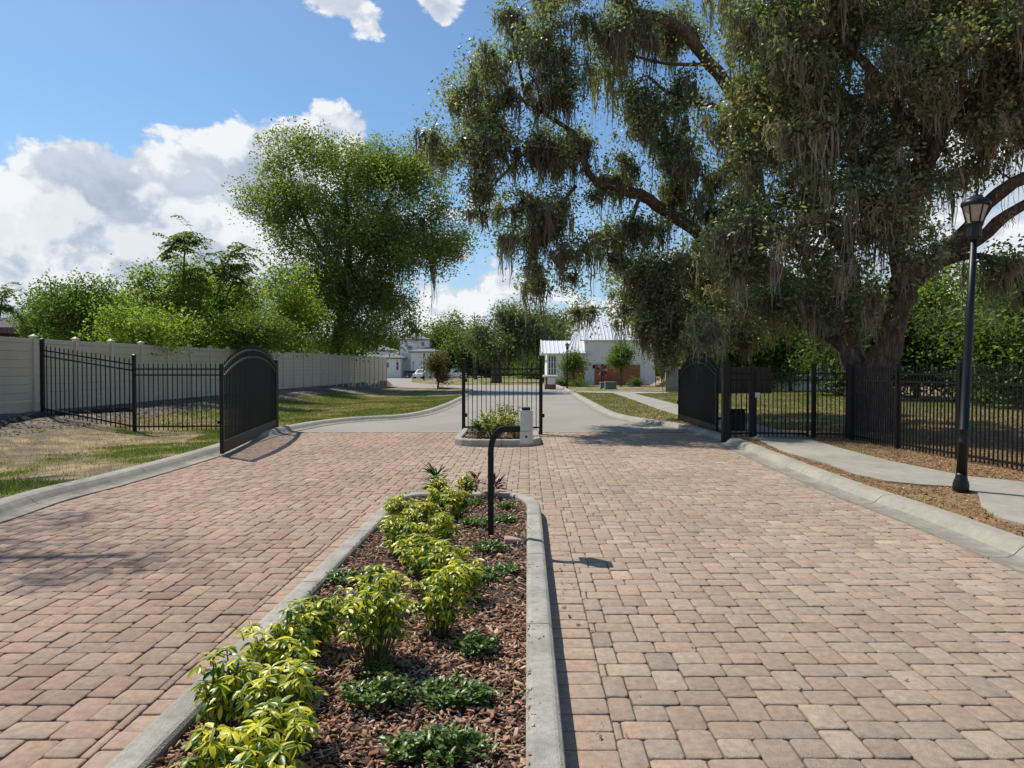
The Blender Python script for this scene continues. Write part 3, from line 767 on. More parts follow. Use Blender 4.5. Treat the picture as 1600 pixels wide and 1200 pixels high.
r = empty('pedestrian_gate', f2, 'narrow black picket gate across the sidewalk, right of the arched gate', 'gate')
g0 = (f1[0]+.09, f1[1], .1); g1 = (f2[0]-.02, f2[1], .1)
for p in (g0, g1): part(MB().box(p[0]-.02, p[0]+.02, p[1]-.02, p[1]+.02, .13, 1.60), 'end_frame', M['black'], r)
panel(r, (f1[0]+.1, f1[1], .1), (f2[0]-.03, f2[1], .1), 0, rl_, 11, z0=.02, tip=.17)
part(MB().box(f1[0]+.06, f1[0]+.17, f1[1]-.06, f1[1]-.03, .98, 1.10, .006), 'lock', M['metalbox'], r)

# ---- vinyl fence
def vf(k):
    y = 19.75+1.83*k; return (float(fenceX(y)), y, .40+.0045*max(0, y-20))
r = empty('vinyl_fence', vf(0), 'long tan vinyl privacy fence with capped posts running along the left side', 'fence')
ang = math.atan2(1, SH)
pmb = MB(); HP = 2.07
for i in range(8):
    z = .12+i*.2275; pmb.box(.065, 1.765, -.016, .016, z, z+.2215, .003)
pmb.box(.065, 1.765, -.024, .024, .02, .117, .004); pmb.box(.065, 1.765, -.024, .024, 1.943, HP, .004)
pme = None
for k in range(-7, 28):
    x, y, z = vf(k); q = local(r, [(x, y, z)])[0]; hh = 1+.0022*max(0, k)
    if k < 27:
        if pme is None: o = pmb.build('panel', M['vinyl'], r); pme = o.data
        else: o = link(bpy.data.objects.new('panel', pme), r)
        o.location = q; o.rotation_euler = (0, 0, ang); o.scale = (1, 1, hh)
    o = MB().box(-.063, .063, -.063, .063, -.55, 2.12, .006).build('post', M['vinyl2'], r) if k == -7 else link(bpy.data.objects.new('post', pst), r)
    pst = o.data; o.location = q; o.rotation_euler = (0, 0, ang); o.scale = (1, 1, hh)
    c = (MB().box(-.088, .088, -.088, .088, 2.10, 2.145, .006).add([(-.07,-.07,2.145),(.07,-.07,2.145),(.07,.07,2.145),(-.07,.07,2.145),(0,0,2.20)], [(0,1,4),(1,2,4),(2,3,4),(3,0,4)]).build('post_cap', M['vinyl2'], o)) if k == -7 else link(bpy.data.objects.new('post_cap', pcp), o)
    pcp = c.data
# silt cloth lying at its foot
pts = []
for i in range(60):
    t = i/59; y = 13+ t*9; x = float(fenceX(y))+1.25+.35*math.sin(t*7)+.1*random.random() + 1.2*max(0, .45-t); pts.append((x, y))
mb = MB(); vs = []
for x, y in pts: z = gz(x, y); vs += [(x-.03, y, z-.02), (x+.02+.05*random.random(), y, z+.07+.07*random.random()), (x+.10, y, z+.015)]
mb.add(vs, [(3*i+a, 3*i+3+a, 3*i+4+a, 3*i+1+a) for i in range(59) for a in (0, 1)])
tag(mb.build('silt_barrier', M['cloth']), 'slumped black silt cloth on the dirt at the foot of the vinyl fence', 'silt barrier')

# ---- keypad pedestal in the long island
px, py, pz = at(767, 838, .10); hb = 1.11
r = empty('keypad_pedestal', (px, py, .09), 'black gooseneck post with grey keypad housing in the long planted island', 'keypad stand')
s_ = .022
def sq_tube(pts, w_, m, root, name):
    mb = MB(); mb.tube(pts, w_*.68, n=4); return part(mb, name, m, root)
cv = [(px, py, .06), (px, py, hb-.24)]
for i in range(1, 9):
    a = math.pi/2*i/8; cv.append((px+.13*(1-math.cos(a)), py, hb-.24+.20*math.sin(a)))
xb = px+ (813-767)/F*py + .0
cv.append((xb+.01, py, hb-.04))
mb = MB(); mb.v = []; vs = []; n_ = len(cv)
hw = .026
for i, c in enumerate(cv):
    a = Vector(cv[max(i-1, 0)]); b = Vector(cv[min(i+1, n_-1)]); d = (b-a).normalized(); q = Vector((0,1,0)); n1 = d.cross(q).normalized()
    for s1, s2 in ((1,1),(-1,1),(-1,-1),(1,-1)): vs.append(Vector(c)+n1*hw*s1+q*hw*s2)
mb.add(vs, [(4*i+k, 4*i+(k+1) % 4, 4*i+4+(k+1) % 4, 4*i+4+k) for i in range(n_-1) for k in range(4)]+[(3,2,1,0), tuple(range(4*n_-4, 4*n_))])
part(mb, 'gooseneck_post', M['black'], r)
zt = atY(820, 640, py).z; zb = atY(820, 691.5, py).z
part(MB().box(xb, xb+.088, py-.10, py+.10, zb, zt, .004), 'housing', M['metalbox'], r)
o = part(MB().box(xb+.089, xb+.112, py-.092, py+.092, zb+.006, zt-.006, .003), 'face_plate', M['metalbox'], r)
part(MB().box(xb+.012, xb+.09, py-.09, py+.02, zt+.001, zt+.022, .004), 'hood', M['black'], r)
lk = MB(); lk.v = []
k = [(xb+.052, py-.102, zb+.058)]
lkm = MB()
sm = MB()
for z_ in (zb+.02, zt-.02):
    for x_ in (xb+.012, xb+.076): sm.tube([(x_, py-.1035, z_), (x_, py-.0998, z_)], .0035, n=8)
part(sm, 'screws', M['chrome'], r)
part(MB().box(xb+.004, xb+.084, py-.1018, py-.0998, zb+.11, zb+.113), 'seam', M['black'], r)
for j in range(14):
    a = 2*math.pi*j/14; lkm.v.append((xb+.052+.010*math.cos(a), py-.104, zb+.062+.010*math.sin(a)))
for j in range(14):
    a = 2*math.pi*j/14; lkm.v.append((xb+.052+.010*math.cos(a), py-.0995, zb+.062+.010*math.sin(a)))
lkm.f = [tuple(range(14))]+[(j, j+14, (j+1) % 14+14, (j+1) % 14) for j in range(14)]
part(lkm, 'lock', M['black'], r)
# loose paver lying in the mulch
q = at(805, 847, .11)
mb = MB(); mb.box(-.095, .095, -.055, .055, -.02, .04, .008); o = mb.build('loose_brick', M['brick2'] if 'brick2' in M else mat('loose_paver', (.40,.27,.20), .9, .2, 40, bump=.4))
o.location = (q.x, q.y, .11); o.rotation_euler = (.05, .06, .05); tag(o, 'single loose pink brick on the mulch beside the right kerb', 'brick')

# ---- street lamps
def lamp_parts(h):
    """unit lamp of height h standing at the origin"""
    out = []
    base = MB(); base.lathe([(.086,0),(.09,.03),(.09,.09),(.082,.105),(.084,.118),(.070,.145),(.064,.18),(.062,.22)], 24)
    out.append(('base', base, 'blackgloss', True))
    shaft = MB(); shaft.lathe([(.061,.215),(.055,.58),(.062,.585),(.064,.61),(.056,.62),(.053,.74),(.060,.745),(.060,.765),(.054,.77),(.048,2.0),(.036,h-.66)], 32, flute=.06)
    out.append(('pole', shaft, 'blackgloss', True))
    z = h-.66; q = .82; k_ = .75
    fit = MB(); fit.lathe([(.038,z),(.055,z+.012),(.098*q,z+.04),(.10*q,z+.08),(.098*q,z+.165),(.11*q,z+.175),(.12*q,z+.20),(.105*q,z+.215)], 24, flute=.08)
    out.append(('fitter', fit, 'blackgloss', False))
    z += .215
    gl = MB(); gl.lathe([(.100*q,z),(.168*q,z+.20)], 6); out.append(('lantern_glass', gl, 'frost', False))
    cage = MB()
    for k in range(6):
        a = 2*math.pi*(k+.5)/6; c, s = math.cos(a), math.sin(a)
        cage.bar((.106*c*q, .106*s*q, z-.005), (.174*c*q, .174*s*q, z+.205), .013, .013)
    out.append(('lantern_cage', cage, 'blackgloss', False))
    rf = MB(); rf.lathe([(r_*q, z+.198+(z_-.262)*k_) for r_, z_ in ((.19,.262),(.197,.28),(.195,.32),(.175,.345),(.12,.385),(.07,.42),(.035,.45),(.022,.47),(.032,.49),(.03,.51),(.008,.56))], 24)
    out.append(('lantern_roof', rf, 'blackgloss', True))
    return out
def lamp(p, h, lbl, lean=0, grp='black street lamps'):
    r = empty('street_lamp', p, lbl, 'street lamp', grp); first = None
    for nm, mb, m, sm in lamp_parts(h): mb.build(nm, M[m], r, sm)
    r.rotation_euler = (0, lean, 0); return r
p = at(1501, 767, .11)
L1 = lamp((p.x, p.y, .11), 3.74, 'tall black lamp post at the edge of the curved sidewalk in the right foreground', .040)
def copy_tree(o, par=None):
    c = o.copy(); link(c); c.parent = par
    for ch in o.children: copy_tree(ch, c)
    return c
for (u, v, h, lbl) in ((886, 607.5, 4.0, 'slim black lamp post on the lawn in front of the white house wing'), (662.5, 594.5, 4.3, 'distant black lamp post left of the small magnolia'), (645.5, 592, 3.2, 'small far lamp post near the white distant house')):
    c = copy_tree(L1); p = at(u, v, 0); c.location = (p.x, p.y, 0); c.rotation_euler = (0,0,0); c['label'] = lbl; k = h/3.74; c.scale = (k*1.1,)*2+(k,)
    c.name = 'street_lamp'

# ================================================================ ORNAMENTAL PLANTS
def leaflets(specs):
    """specs: origin, dir(yaw), pitch0, droop, length, width, col_mid, col_edge -> mesh arrays (5 rows x 3)"""
    n = len(specs['o']); rows = np.array([0, .22, .5, .78, 1.0]); wr = np.array([.10, .62, 1.0, .8, .04])
    yaw = specs['yaw'][:,None]; ln = specs['len'][:,None]
    pit = specs['pit'][:,None]-specs['droop'][:,None]*rows[None]
    dr = np.diff(np.concatenate([[0], rows]))[None]*ln
    xx = np.cumsum(dr*np.cos(pit), 1); zz = np.cumsum(dr*np.sin(pit), 1)
    cx_ = specs['o'][:,0,None]+xx*np.cos(yaw); cy_ = specs['o'][:,1,None]+xx*np.sin(yaw); cz_ = specs['o'][:,2,None]+zz
    ww = specs['w'][:,None]*wr[None]/2; tw = specs['twist'][:,None]
    sx, sy = -np.sin(yaw)*ww*np.cos(tw), np.cos(yaw)*ww*np.cos(tw); sz = ww*np.sin(tw)
    fold = ww*.35
    mid = np.stack([cx_, cy_, cz_-fold], -1); a = np.stack([cx_+sx, cy_+sy, cz_+sz], -1); b = np.stack([cx_-sx, cy_-sy, cz_-sz], -1)
    V = np.stack([a, mid, b], 2).reshape(n, 15, 3)
    f = np.array([(3*i+k, 3*i+k+1, 3*i+k+4, 3*i+k+3) for i in range(4) for k in (0, 1)])
    Fc = (np.arange(n)[:,None,None]*15+f[None]).reshape(-1, 4)
    cm = specs['cm']; ce = specs['ce']
    C_ = np.stack([np.repeat(ce[:,None], 5, 1), np.repeat(cm[:,None], 5, 1), np.repeat(ce[:,None], 5, 1)], 2)
    C_[:,0] *= .8
    return V.reshape(-1, 3), Fc, C_.reshape(-1, 3)
def foliage(parent, specs, m, name='foliage'):
    V, Fc, C_ = leaflets(specs)
    return mesh_np(name, local(parent, V), Fc, M[m], parent, col=np.clip(C_, .003, .9), smooth=True)
def schefflera(x, y, h, rad, n_wh, lbl, yel=1.0):
    z0 = .10; r = empty('umbrella_plant', (x, y, z0), lbl, 'plant', 'variegated umbrella plants in the long island')
    st = MB(); O = []; YW = []; PT = []; DR = []; LN = []; WD = []; TW_ = []; CM = []; CE = []
    nst = max(3, n_wh//5)
    stems = []
    for s in range(nst):
        a = random.uniform(0, 2*math.pi); rr = rad*random.uniform(.15, .85); top = Vector((x+rr*math.cos(a), y+rr*math.sin(a), z0+h*random.uniform(.62, 1.0)*(1-.25*(rr/rad)**2)))
        b = Vector((x+rr*.25*math.cos(a), y+rr*.25*math.sin(a), z0-.02)); mid = (b+top)/2+Vector((random.uniform(-.02,.02), random.uniform(-.02,.02), .01))
        st.tube([b, mid, top], [.006, .005, .003], n=5); stems.append((b, mid, top))
    for k in range(n_wh):
        b, mid, top = stems[k % nst]; t = 1-.75*(k//nst)/max(1, n_wh/nst)*random.uniform(.7, 1.1); t = max(.15, min(1, t))
        c = (b.lerp(mid, t*2) if t < .5 else mid.lerp(top, t*2-1))
        off = .0 if k < nst else .05
        a0 = random.uniform(0, 6.28); c = c+Vector((math.cos(a0), math.sin(a0), .25))*off
        hrel = (c.z-z0)/h; nl = random.choice([7,8,8,9]); young = random.random()
        ys = yel*(random.random()**.7) * (.25+.95*hrel**1.5)
        for j in range(nl):
            O.append(c+Vector((random.gauss(0,.004), random.gauss(0,.004), random.gauss(0,.004))))
            YW.append(a0+2*math.pi*j/nl+random.gauss(0,.13)); up = random.uniform(.25,.75) if k < nst else random.uniform(-.1,.5)
            PT.append(up); DR.append(random.uniform(.7, 1.5)); LN.append(random.uniform(.044,.074)*(1.0 if k < nst else .9)); WD.append(random.uniform(.015,.024)); TW_.append(random.gauss(0,.3))
            gcol_ = np.array([.05,.125,.015])*random.uniform(.6,1.4); ycol = np.array([.82,.72,.03])*random.uniform(.7,1.15)
            pale = np.array([.46,.50,.09])*random.uniform(.8, 1.1)
            ce = ycol if random.random() < ys else (pale if random.random() < .55 else gcol_*1.3)
            cm = gcol_ if random.random() < .72 else ycol*.9
            CM.append(cm); CE.append(ce)
    st.v = [tuple(p) for p in local(r, st.v)]; st.build('stem', M['stem'], r)
    f8 = lambda l: np.array(l, float)
    foliage(r, dict(o=np.array([tuple(o) for o in O]), yaw=f8(YW), pit=f8(PT), droop=f8(DR), len=f8(LN), w=f8(WD), twist=f8(TW_), cm=np.array(CM), ce=np.array(CE)), 'ornleaf')
    return r
def base_h(u0, u1, vt, vb):
    b = at((u0+u1)/2, vb, .10); t = atY((u0+u1)/2, vt, b.y); return b.x, b.y, t.z-.10, (u1-u0)/2/F*b.y
SC = [  # u0 u1 vtop vbase whorls label yellow
 (285, 500, 1140, 1275, 34, 'nearest yellow umbrella plant, cut by the bottom edge of the picture', 1.15),
 (305, 400, 1025, 1150, 30, 'yellow-green umbrella plant leaning over the left kerb nearest the camera', .7),
 (390, 490, 1035, 1165, 30, 'umbrella plant with drooping pale leaves just behind the nearest one', .8),
 (385, 515, 962, 1075, 34, 'umbrella plant touching the left kerb, second along the kerb', .95),
 (522, 648, 900, 1038, 40, 'tallest single umbrella plant in the middle of the bed', .85),
 (636, 742, 885, 990, 34, 'umbrella plant with yellow tips right of the tallest one', .9),
 (610, 745, 846, 912, 34, 'broad umbrella plant at mid bed behind the dark ground cover', .75),
 (582, 665, 805, 872, 30, 'umbrella plant close to the left kerb below the post', 1.0),
 (650, 722, 800, 862, 26, 'umbrella plant in the centre of the bed left of the black post', 1.0),
 (598, 660, 772, 822, 24, 'bright yellow umbrella plant at the far left corner of the bed', 1.15),
 (652, 712, 760, 806, 24, 'umbrella plant in the second row from the far tip', .9),
 (664, 702, 745, 782, 16, 'small umbrella plant in front of the dark spiky plant', .9),
 (708, 744, 738, 780, 16, 'upright umbrella plant at the far tip of the bed', .9),
 (440, 540, 935, 1020, 26, 'umbrella plant by the left kerb, left of the tallest one', .9),
 (560, 640, 880, 950, 26, 'umbrella plant filling the gap behind the tallest one', .9),
 (690, 760, 872, 935, 24, 'umbrella plant leaning right toward the dark ground cover', .95),
 (620, 700, 830, 890, 28, 'umbrella plant between the left kerb and the bed centre, below the first row', .9),
 (625, 690, 785, 840, 24, 'low umbrella plant nestled in the far yellow cluster', 1.1),
 (690, 735, 765, 812, 20, 'slender umbrella plant left of the black post near the tip', 1.0),
 (380, 470, 1100, 1230, 30, 'low umbrella plant between the nearest plant and the mulch', 1.0)]
for u0, u1, vt, vb, nw, lb, ye in SC:
    x, y, h, rd = base_h(u0, u1, vt, vb); schefflera(x, y, h*1.06, rd*1.08, int(nw*3.2), lb, ye)
def ground_cover(x, y, rad, h, n, lbl, grp='dark green ground cover plants'):
    z0 = .10; r = empty('ground_cover_plant', (x, y, z0), lbl, 'ground cover', grp); st = MB()
    O = []; YW = []; k = max(6, n//14); pts = []
    for s in range(k):
        a = random.uniform(0, 6.28); rr = rad*math.sqrt(random.random()); e_ = Vector((x+rr*math.cos(a), y+rr*math.sin(a)*.8, z0+h*random.uniform(.3, 1)*(1-.5*(rr/rad)))); b = Vector((x+rr*.3*math.cos(a), y+rr*.3*math.sin(a), z0-.01))
        mid = (b+e_)/2+Vector((0, 0, h*.25)); st.tube([b, mid, e_], .0022, n=4, cap=False); pts.append((b, mid, e_))
    for i in range(n):
        b, mid, e_ = random.choice(pts); t = random.uniform(.25, 1.05); c = (b.lerp(mid, t*2) if t < .5 else mid.lerp(e_, t*2-1)); O.append(tuple(c+Vector((random.gauss(0,.010), random.gauss(0,.010), random.gauss(0,.008)))))
    n = len(O); f = R.random(n)[:,None]
    cm = np.array([.05,.10,.022])*(1-f)+np.array([.16,.24,.05])*f
    st.v = [tuple(p) for p in local(r, st.v)]; st.build('stem', M['stem'], r)
    foliage(r, dict(o=np.array(O), yaw=R.uniform(0, 6.28, n), pit=R.uniform(-.1,.9,n), droop=R.uniform(.1,.8,n), len=R.uniform(.022,.040,n), w=R.uniform(.013,.021,n), twist=R.normal(0,.4,n), cm=cm, ce=cm*1.15), 'ornleaf')
GC = [(590,1100,.17,.13,330,'round dark green ground cover clump in the front of the mulch'),
 (700,1095,.16,.09,260,'wide dark ground cover with reddish tips in front right of the bed'),(745,1098,.09,.08,150,'small dark ground cover clump near the right kerb in front'),
 (745,1022,.13,.10,260,'compact dark green clump near the right kerb, mid bed'),(590,1058,.09,.07,150,'little dark clump between the tallest umbrella plant and the front clump'),
 (700,1185,.17,.11,300,'dark ground cover clump at the very front of the bed'),(640,1185,.10,.08,140,'sparse ground cover sprig at the front edge'),
 (515,958,.12,.09,200,'small dark clump between the left kerb and the tallest umbrella plant'),(540,908,.17,.07,220,'low dark runner spreading toward the left kerb'),
 (750,905,.18,.08,260,'dark ground cover patch right of the mid bed umbrella plants'),(790,895,.12,.06,150,'thin ground cover patch beside the right kerb, left of the shadow'),
 (765,862,.17,.08,240,'dark clump at the foot of the black gooseneck post'),(745,822,.18,.09,260,'dark green patch behind the black gooseneck post'),
 (790,815,.16,.08,220,'green patch between the post and the right kerb'),(740,790,.16,.08,200,'ground cover patch near the far tip of the bed'),(790,795,.14,.07,160,'thin green patch in the far right corner of the bed')]
for u, v, rd, h, n_, lb in GC:
    p = at(u, v, .10); ground_cover(p.x, p.y, rd*1.05, h*1.25, int(n_*1.9), lb)
def spiky(x, y, h, n, cols, lbl, cat, name, grp=None, z0=.1, wd=.032):
    r = empty(name, (x, y, z0), lbl, cat, grp)
    MBs = MB().tube([(x, y, z0-.02), (x, y, z0+h*.5)], [.01, .006], n=5); MBs.v = [tuple(p) for p in local(r, MBs.v)]; MBs.build('stem', M['stem'], r)
    t = R.random(n); O = np.stack([x+R.normal(0,.02,n), y+R.normal(0,.02,n), z0+h*(.1+.5*t)], 1)
    c = np.array(cols)[R.integers(0, len(cols), n)]*(1+R.normal(0,.15,(n,1)))
    foliage(r, dict(o=O, yaw=R.uniform(0,6.28,n), pit=.3+.9*t+R.normal(0,.15,n), droop=R.uniform(.3,1.1,n), len=h*R.uniform(.5,.8,n), w=R.uniform(.7,1.2,n)*wd, twist=R.normal(0,.2,n), cm=c, ce=c*1.2), 'ornleaf')
p = at(681, 768, .1); spiky(p.x, p.y, .34, 70, [(.02,.05,.015),(.05,.09,.02),(.012,.03,.012)], 'dark green spiky plant at the far left tip of the bed', 'plant', 'spiky_plant')
p = at(772, 778, .1); spiky(p.x, p.y, .28, 34, [(.10,.015,.02),(.18,.02,.02),(.04,.012,.02),(.22,.14,.03)], 'dark red ti plant right of the black post at the far tip', 'plant', 'ti_plant', 'red ti plants at the tip of the bed')
p = at(744, 768, .1); spiky(p.x, p.y, .26, 26, [(.08,.02,.025),(.03,.02,.02),(.16,.05,.03)], 'purple ti plant left of the black post at the far tip', 'plant', 'ti_plant', 'red ti plants at the tip of the bed')
# the small island
for (u, v, h, rd, n_, lb, ye) in ((772, 684, .50, .46, 90, 'yellow green umbrella plant in the middle of the small island', .9), (806, 684, .44, .36, 60, 'umbrella plant at the right of the small island behind the keypad', .9), (790, 672, .58, .5, 70, 'umbrella plant at the back of the small island by the fence', .5)):
    p = at(u, v, .1); o = schefflera(p.x, p.y, h*1.2, rd*1.1, int(n_*2.6), lb, ye); o['group'] = 'umbrella plants in the small island'
p = at(748, 684, .1); spiky(p.x, p.y, .42, 110, [(.025,.06,.02),(.06,.11,.03)], 'dark green bushy plant at the left of the small island', 'plant', 'spiky_plant')
p = at(756, 672, .1); spiky(p.x, p.y, .45, 50, [(.06,.03,.02),(.03,.05,.02)], 'dark reddish plant behind the left of the small island', 'plant', 'spiky_plant')

# ================================================================ TREES
def nearest_idx(P, q):
    d = ((P-q)**2).sum(1); return int(d.argmin())
def make_tree(name, loc, label, limbs, blobs, n_attr, leaves, leaf, pal, lmat='leafmat', spread=.32, moss=0, moss_len=(.5,1.3), moss_w=.03,
              moss_pal=((.15,.13,.095),(.19,.165,.12),(.11,.095,.07)), twig=.012, bmat='bark', group=None, cat='tree', droop=.0, hollow=.25, moss_n=26, asp=.45, seed=1, moss_attr=0.5, moss_sp=.16, minconn=.0, mossmin=None, clump=5, csig=.2):
    rg = np.random.default_rng(seed); rd = random.Random(seed)
    r = empty(name, loc, label, cat, group)
    nodes = []; radii = []
    tb = MB()
    for k, (pts, r0, r1) in enumerate(limbs):
        pts = [Vector(p) for p in pts]
        fine = []
        for i in range(len(pts)-1):
            a = pts[max(i-1,0)]; b = pts[i]; c = pts[i+1]; d = pts[min(i+2, len(pts)-1)]
            s_ = max(3, int((c-b).length/.5)); s_ = min(s_, 8)
            for j in range(s_):
                t = j/s_; t2 = t*t; t3 = t2*t
                fine.append(b*(2*t3-3*t2+1)+(c-a)*.5*(t3-2*t2+t)+c*(-2*t3+3*t2)+(d-b)*.5*(t3-t2))
        fine.append(pts[-1]); n = len(fine)
        rr = [r0+(r1-r0)*(i/(n-1))**.8 for i in range(n)]
        rr = [x*(1+rd.uniform(-.07,.07)) for x in rr]
        fine = [p+Vector((rd.gauss(0,1), rd.gauss(0,1), rd.gauss(0,1)))*x*.12 for p, x in zip(fine, rr)]
        tb.tube(fine, rr, n=12 if r0 > .15 else 7)
        st_ = int(n*.25) if k == 0 else 1
        for i in range(st_, n): nodes.append(tuple(fine[i])); radii.append(rr[i])
    # attractors, in clumps, in each blob (a shell-weighted ellipsoid)
    vols = np.array([b[1][0]*b[1][1]*b[1][2]*(b[2] if len(b) > 2 else 1) for b in blobs])**.8; cnt = np.maximum(3, (vols/vols.sum()*n_attr)).astype(int)
    A = []
    for (c, rad_, *_), m_ in zip(blobs, cnt):
        u = rg.normal(size=(m_, 3)); u /= np.linalg.norm(u, axis=1)[:,None]; q = rg.random(m_)**.42
        q = hollow+(1-hollow)*q; q *= 1+.2*rg.standard_normal(m_)
        # the tips gather into boughs, leaving gaps between them
        mc = max(1, m_//clump); pts_ = np.array(c)+u*q[:,None]*np.array(rad_); cen = pts_[rg.integers(0, mc, m_)]
        A.append(cen+rg.normal(size=(m_,3))*np.array(rad_)*csig*np.array([1,1,.6]))
    A = np.concatenate(A)
    Nn = np.array(nodes); d0_ = np.array([((Nn-a)**2).sum(1).min() for a in A]); A = A[d0_.argsort()]
    cap = len(Nn)+len(A)*4+10; buf = np.zeros((cap, 3)); buf[:len(Nn)] = Nn; cntn = len(Nn); rb = np.zeros(cap); rb[:cntn] = radii
    tips = []; mossp = []
    for a in A:
        j = nearest_idx(buf[:cntn], a); s = Vector(buf[j]); e_ = Vector(a); L_ = (e_-s).length
        if L_ < .05: continue
        mid = (s+e_)/2+Vector((rd.gauss(0,1), rd.gauss(0,1), rd.gauss(0,.7)+.6))*L_*.12
        r0 = min(rb[j]*.6, twig*(1+L_*.9)); r1 = twig*.4
        q1 = s.lerp(mid, .5)+Vector((0,0,L_*.03)); q2 = mid.lerp(e_, .5)
        tb.tube([s, q1, mid, q2, e_], [r0, r0*.85, (r0+r1)/2, r1*1.3, r1], n=5 if r0 > twig*1.6 else 4, cap=False)
        for q, rq in ((q1, r0*.85), (mid, (r0+r1)/2), (q2, r1*1.3), (e_, r1)):
            buf[cntn] = q; rb[cntn] = rq; cntn += 1
        tips.append((q2, e_))
        if rd.random() < moss_attr: mossp.append(rd.choice((q2, e_, e_)))
    tb.v = [tuple(p) for p in local(r, tb.v)]
    tb.build('trunk', M[bmat], r, True)
    # leaves: sprays round each tip, several sprays per attractor
    T_ = np.array([tuple(t[1]) for t in tips]); Q_ = np.array([tuple(t[0]) for t in tips]); nt_ = len(T_)
    per = max(1, leaves//nt_); ns = max(2, per//9)
    sc_ = T_[:,None]*(1)+np.clip(rg.normal(0, 1, (nt_, ns, 3)), -1.7, 1.7)*spread; f_ = rg.random((nt_, ns, 1)); sc_ = sc_*(1-f_*.25)+Q_[:,None]*f_*.25
    S = sc_.reshape(-1, 3); m_ = max(1, per//ns)
    sd_ = rg.normal(size=(len(S), 1, 3)); sd_ /= np.linalg.norm(sd_, axis=2, keepdims=True)
    C_ = S[:,None]+rg.normal(0, leaf*1.25, (len(S), m_, 3))+sd_*rg.uniform(-1.8, 1.8, (len(S), m_, 1))*leaf
    tone = np.repeat(rg.normal(0, 1, (len(S), 1)), m_, 1).reshape(-1); C_ = C_.reshape(-1, 3); n = len(C_)
    l_ = leaf*rg.uniform(.6, 1.25, n); d = rg.normal(size=(n, 3)); d[:,2] = d[:,2]*.7-.25-droop; d /= np.linalg.norm(d, axis=1)[:,None]
    up = rg.normal(size=(n, 3)); up[:,2] += 1.0; sd = np.cross(d, up); sd /= np.linalg.norm(sd, axis=1)[:,None]; nn = np.cross(sd, d)
    h_ = l_[:,None]*.5; wv = sd*l_[:,None]*asp*.5
    V = np.stack([C_-d*h_, C_+wv-nn*h_*.12, C_+d*h_*.95-nn*h_*.35, C_-wv-nn*h_*.12], 1)
    Fc = np.arange(n)[:,None]*4+np.array([0,1,2,3])
    pl = np.array(pal); c = pl[rg.integers(0, len(pl), n)]*(1+.13*tone[:,None]+rg.normal(0,.13,(n,1))); c = np.clip(c, .004, .8)
    mesh_np('crown', local(r, V.reshape(-1,3)), Fc, M[lmat], r, col=np.repeat(c, 4, 0))
    if moss:
        # moss hangs below boughs and twigs
        allp = [Vector(buf[i]) for i in rg.integers(0, cntn, moss)]
        pts = (mossp+allp); rd.shuffle(pts); pts = pts[:moss]
        if mossmin: pts = [p for p in pts if mossmin(p)]
        B = np.array([tuple(p) for p in pts]); nb = len(B); k = moss_n
        Lc = (moss_len[0]+(moss_len[1]-moss_len[0])*rg.random(nb)**1.8)*rg.choice([.55,.8,1,1.3], nb); a_ = rg.uniform(0, 6.28, nb)
        # each clump is a few tufts side by side on the twig, each tuft a tangle of thin strands
        nt2 = 5; tof = rg.normal(0, 1, (nb, nt2)); tl = rg.uniform(.35, 1.1, (nb, nt2)); wi = rg.integers(0, nt2, (nb, k)); ar = np.arange(nb)[:,None]
        sp = moss_sp*(.7+.5*Lc[:,None]); base_o = tof[ar, wi]*sp; t = rg.normal(0, 1, (nb, k)); sg = .03+.025*Lc[:,None]
        ox = np.cos(a_)[:,None]*base_o+t*sg; oy = np.sin(a_)[:,None]*base_o+rg.normal(0, 1, (nb,k))*sg
        ln = Lc[:,None]*tl[ar, wi]*rg.uniform(.35, 1.15, (nb,k))*np.exp(-.15*t**2)
        cvx = rg.uniform(.1,.8,(nb,k))*(ox-np.cos(a_)[:,None]*base_o); z0_ = rg.normal(0, .05, (nb,k))
        N_ = nb*k; P0 = np.stack([B[:,0,None]+ox, B[:,1,None]+oy, B[:,2,None]+z0_], -1).reshape(-1,3); ln = ln.reshape(-1); cvx = cvx.reshape(-1)
        w0 = moss_w*rg.uniform(.35, 1.3, N_)*(1+.4*(rg.random(N_) < .15)); ya = rg.uniform(0, 3.14, N_)
        rows = []; jx = np.zeros(N_); jy = np.zeros(N_); ph = rg.uniform(0, 6.28, N_); am = .02+.02*rg.random(N_)
        ts = (0,.14,.3,.48,.66,.84,1); wsr = (.5,1.0,.75,.9,.6,.45,.05)
        for q_, (tt, ww) in enumerate(zip(ts, wsr)):
            if q_: jx += rg.normal(0,.028,N_); jy += rg.normal(0,.028,N_)
            sw_ = am*np.sin(ph+tt*9)*tt; c0 = P0+np.stack([-cvx*tt+jx+sw_, jy+sw_*.5, -ln*tt], -1)
            ang_ = ya+tt*2.2; wq = w0*ww*.5*rg.uniform(.6,1.3,N_); o_ = np.stack([np.cos(ang_)*wq, np.sin(ang_)*wq, 0*ya], -1); rows += [c0-o_, c0+o_]
        nr = len(ts)*2; V = np.stack(rows, 1).reshape(-1,3); i = np.arange(N_)[:,None,None]*nr
        f = np.array([(2*q, 2*q+1, 2*q+3, 2*q+2) for q in range(len(ts)-1)]); Fc = (i+f[None]).reshape(-1,4)
        mp = np.array(moss_pal); c = np.repeat(mp[rg.integers(0,len(mp),nb)], k, 0)*(1+rg.normal(0,.16,(N_,1)))
        mesh_np('spanish_moss', local(r, V), Fc, M['moss'], r, col=np.repeat(np.clip(c,.01,.9), nr, 0))
    return r
def W(u, v, Y): p = atY(u, v, Y); return (p.x, p.y, p.z)
def BL(u, v, Y, ru, rv, ry, wt=1): return (W(u, v, Y), (ru/F*Y, ry, rv/F*Y), wt)
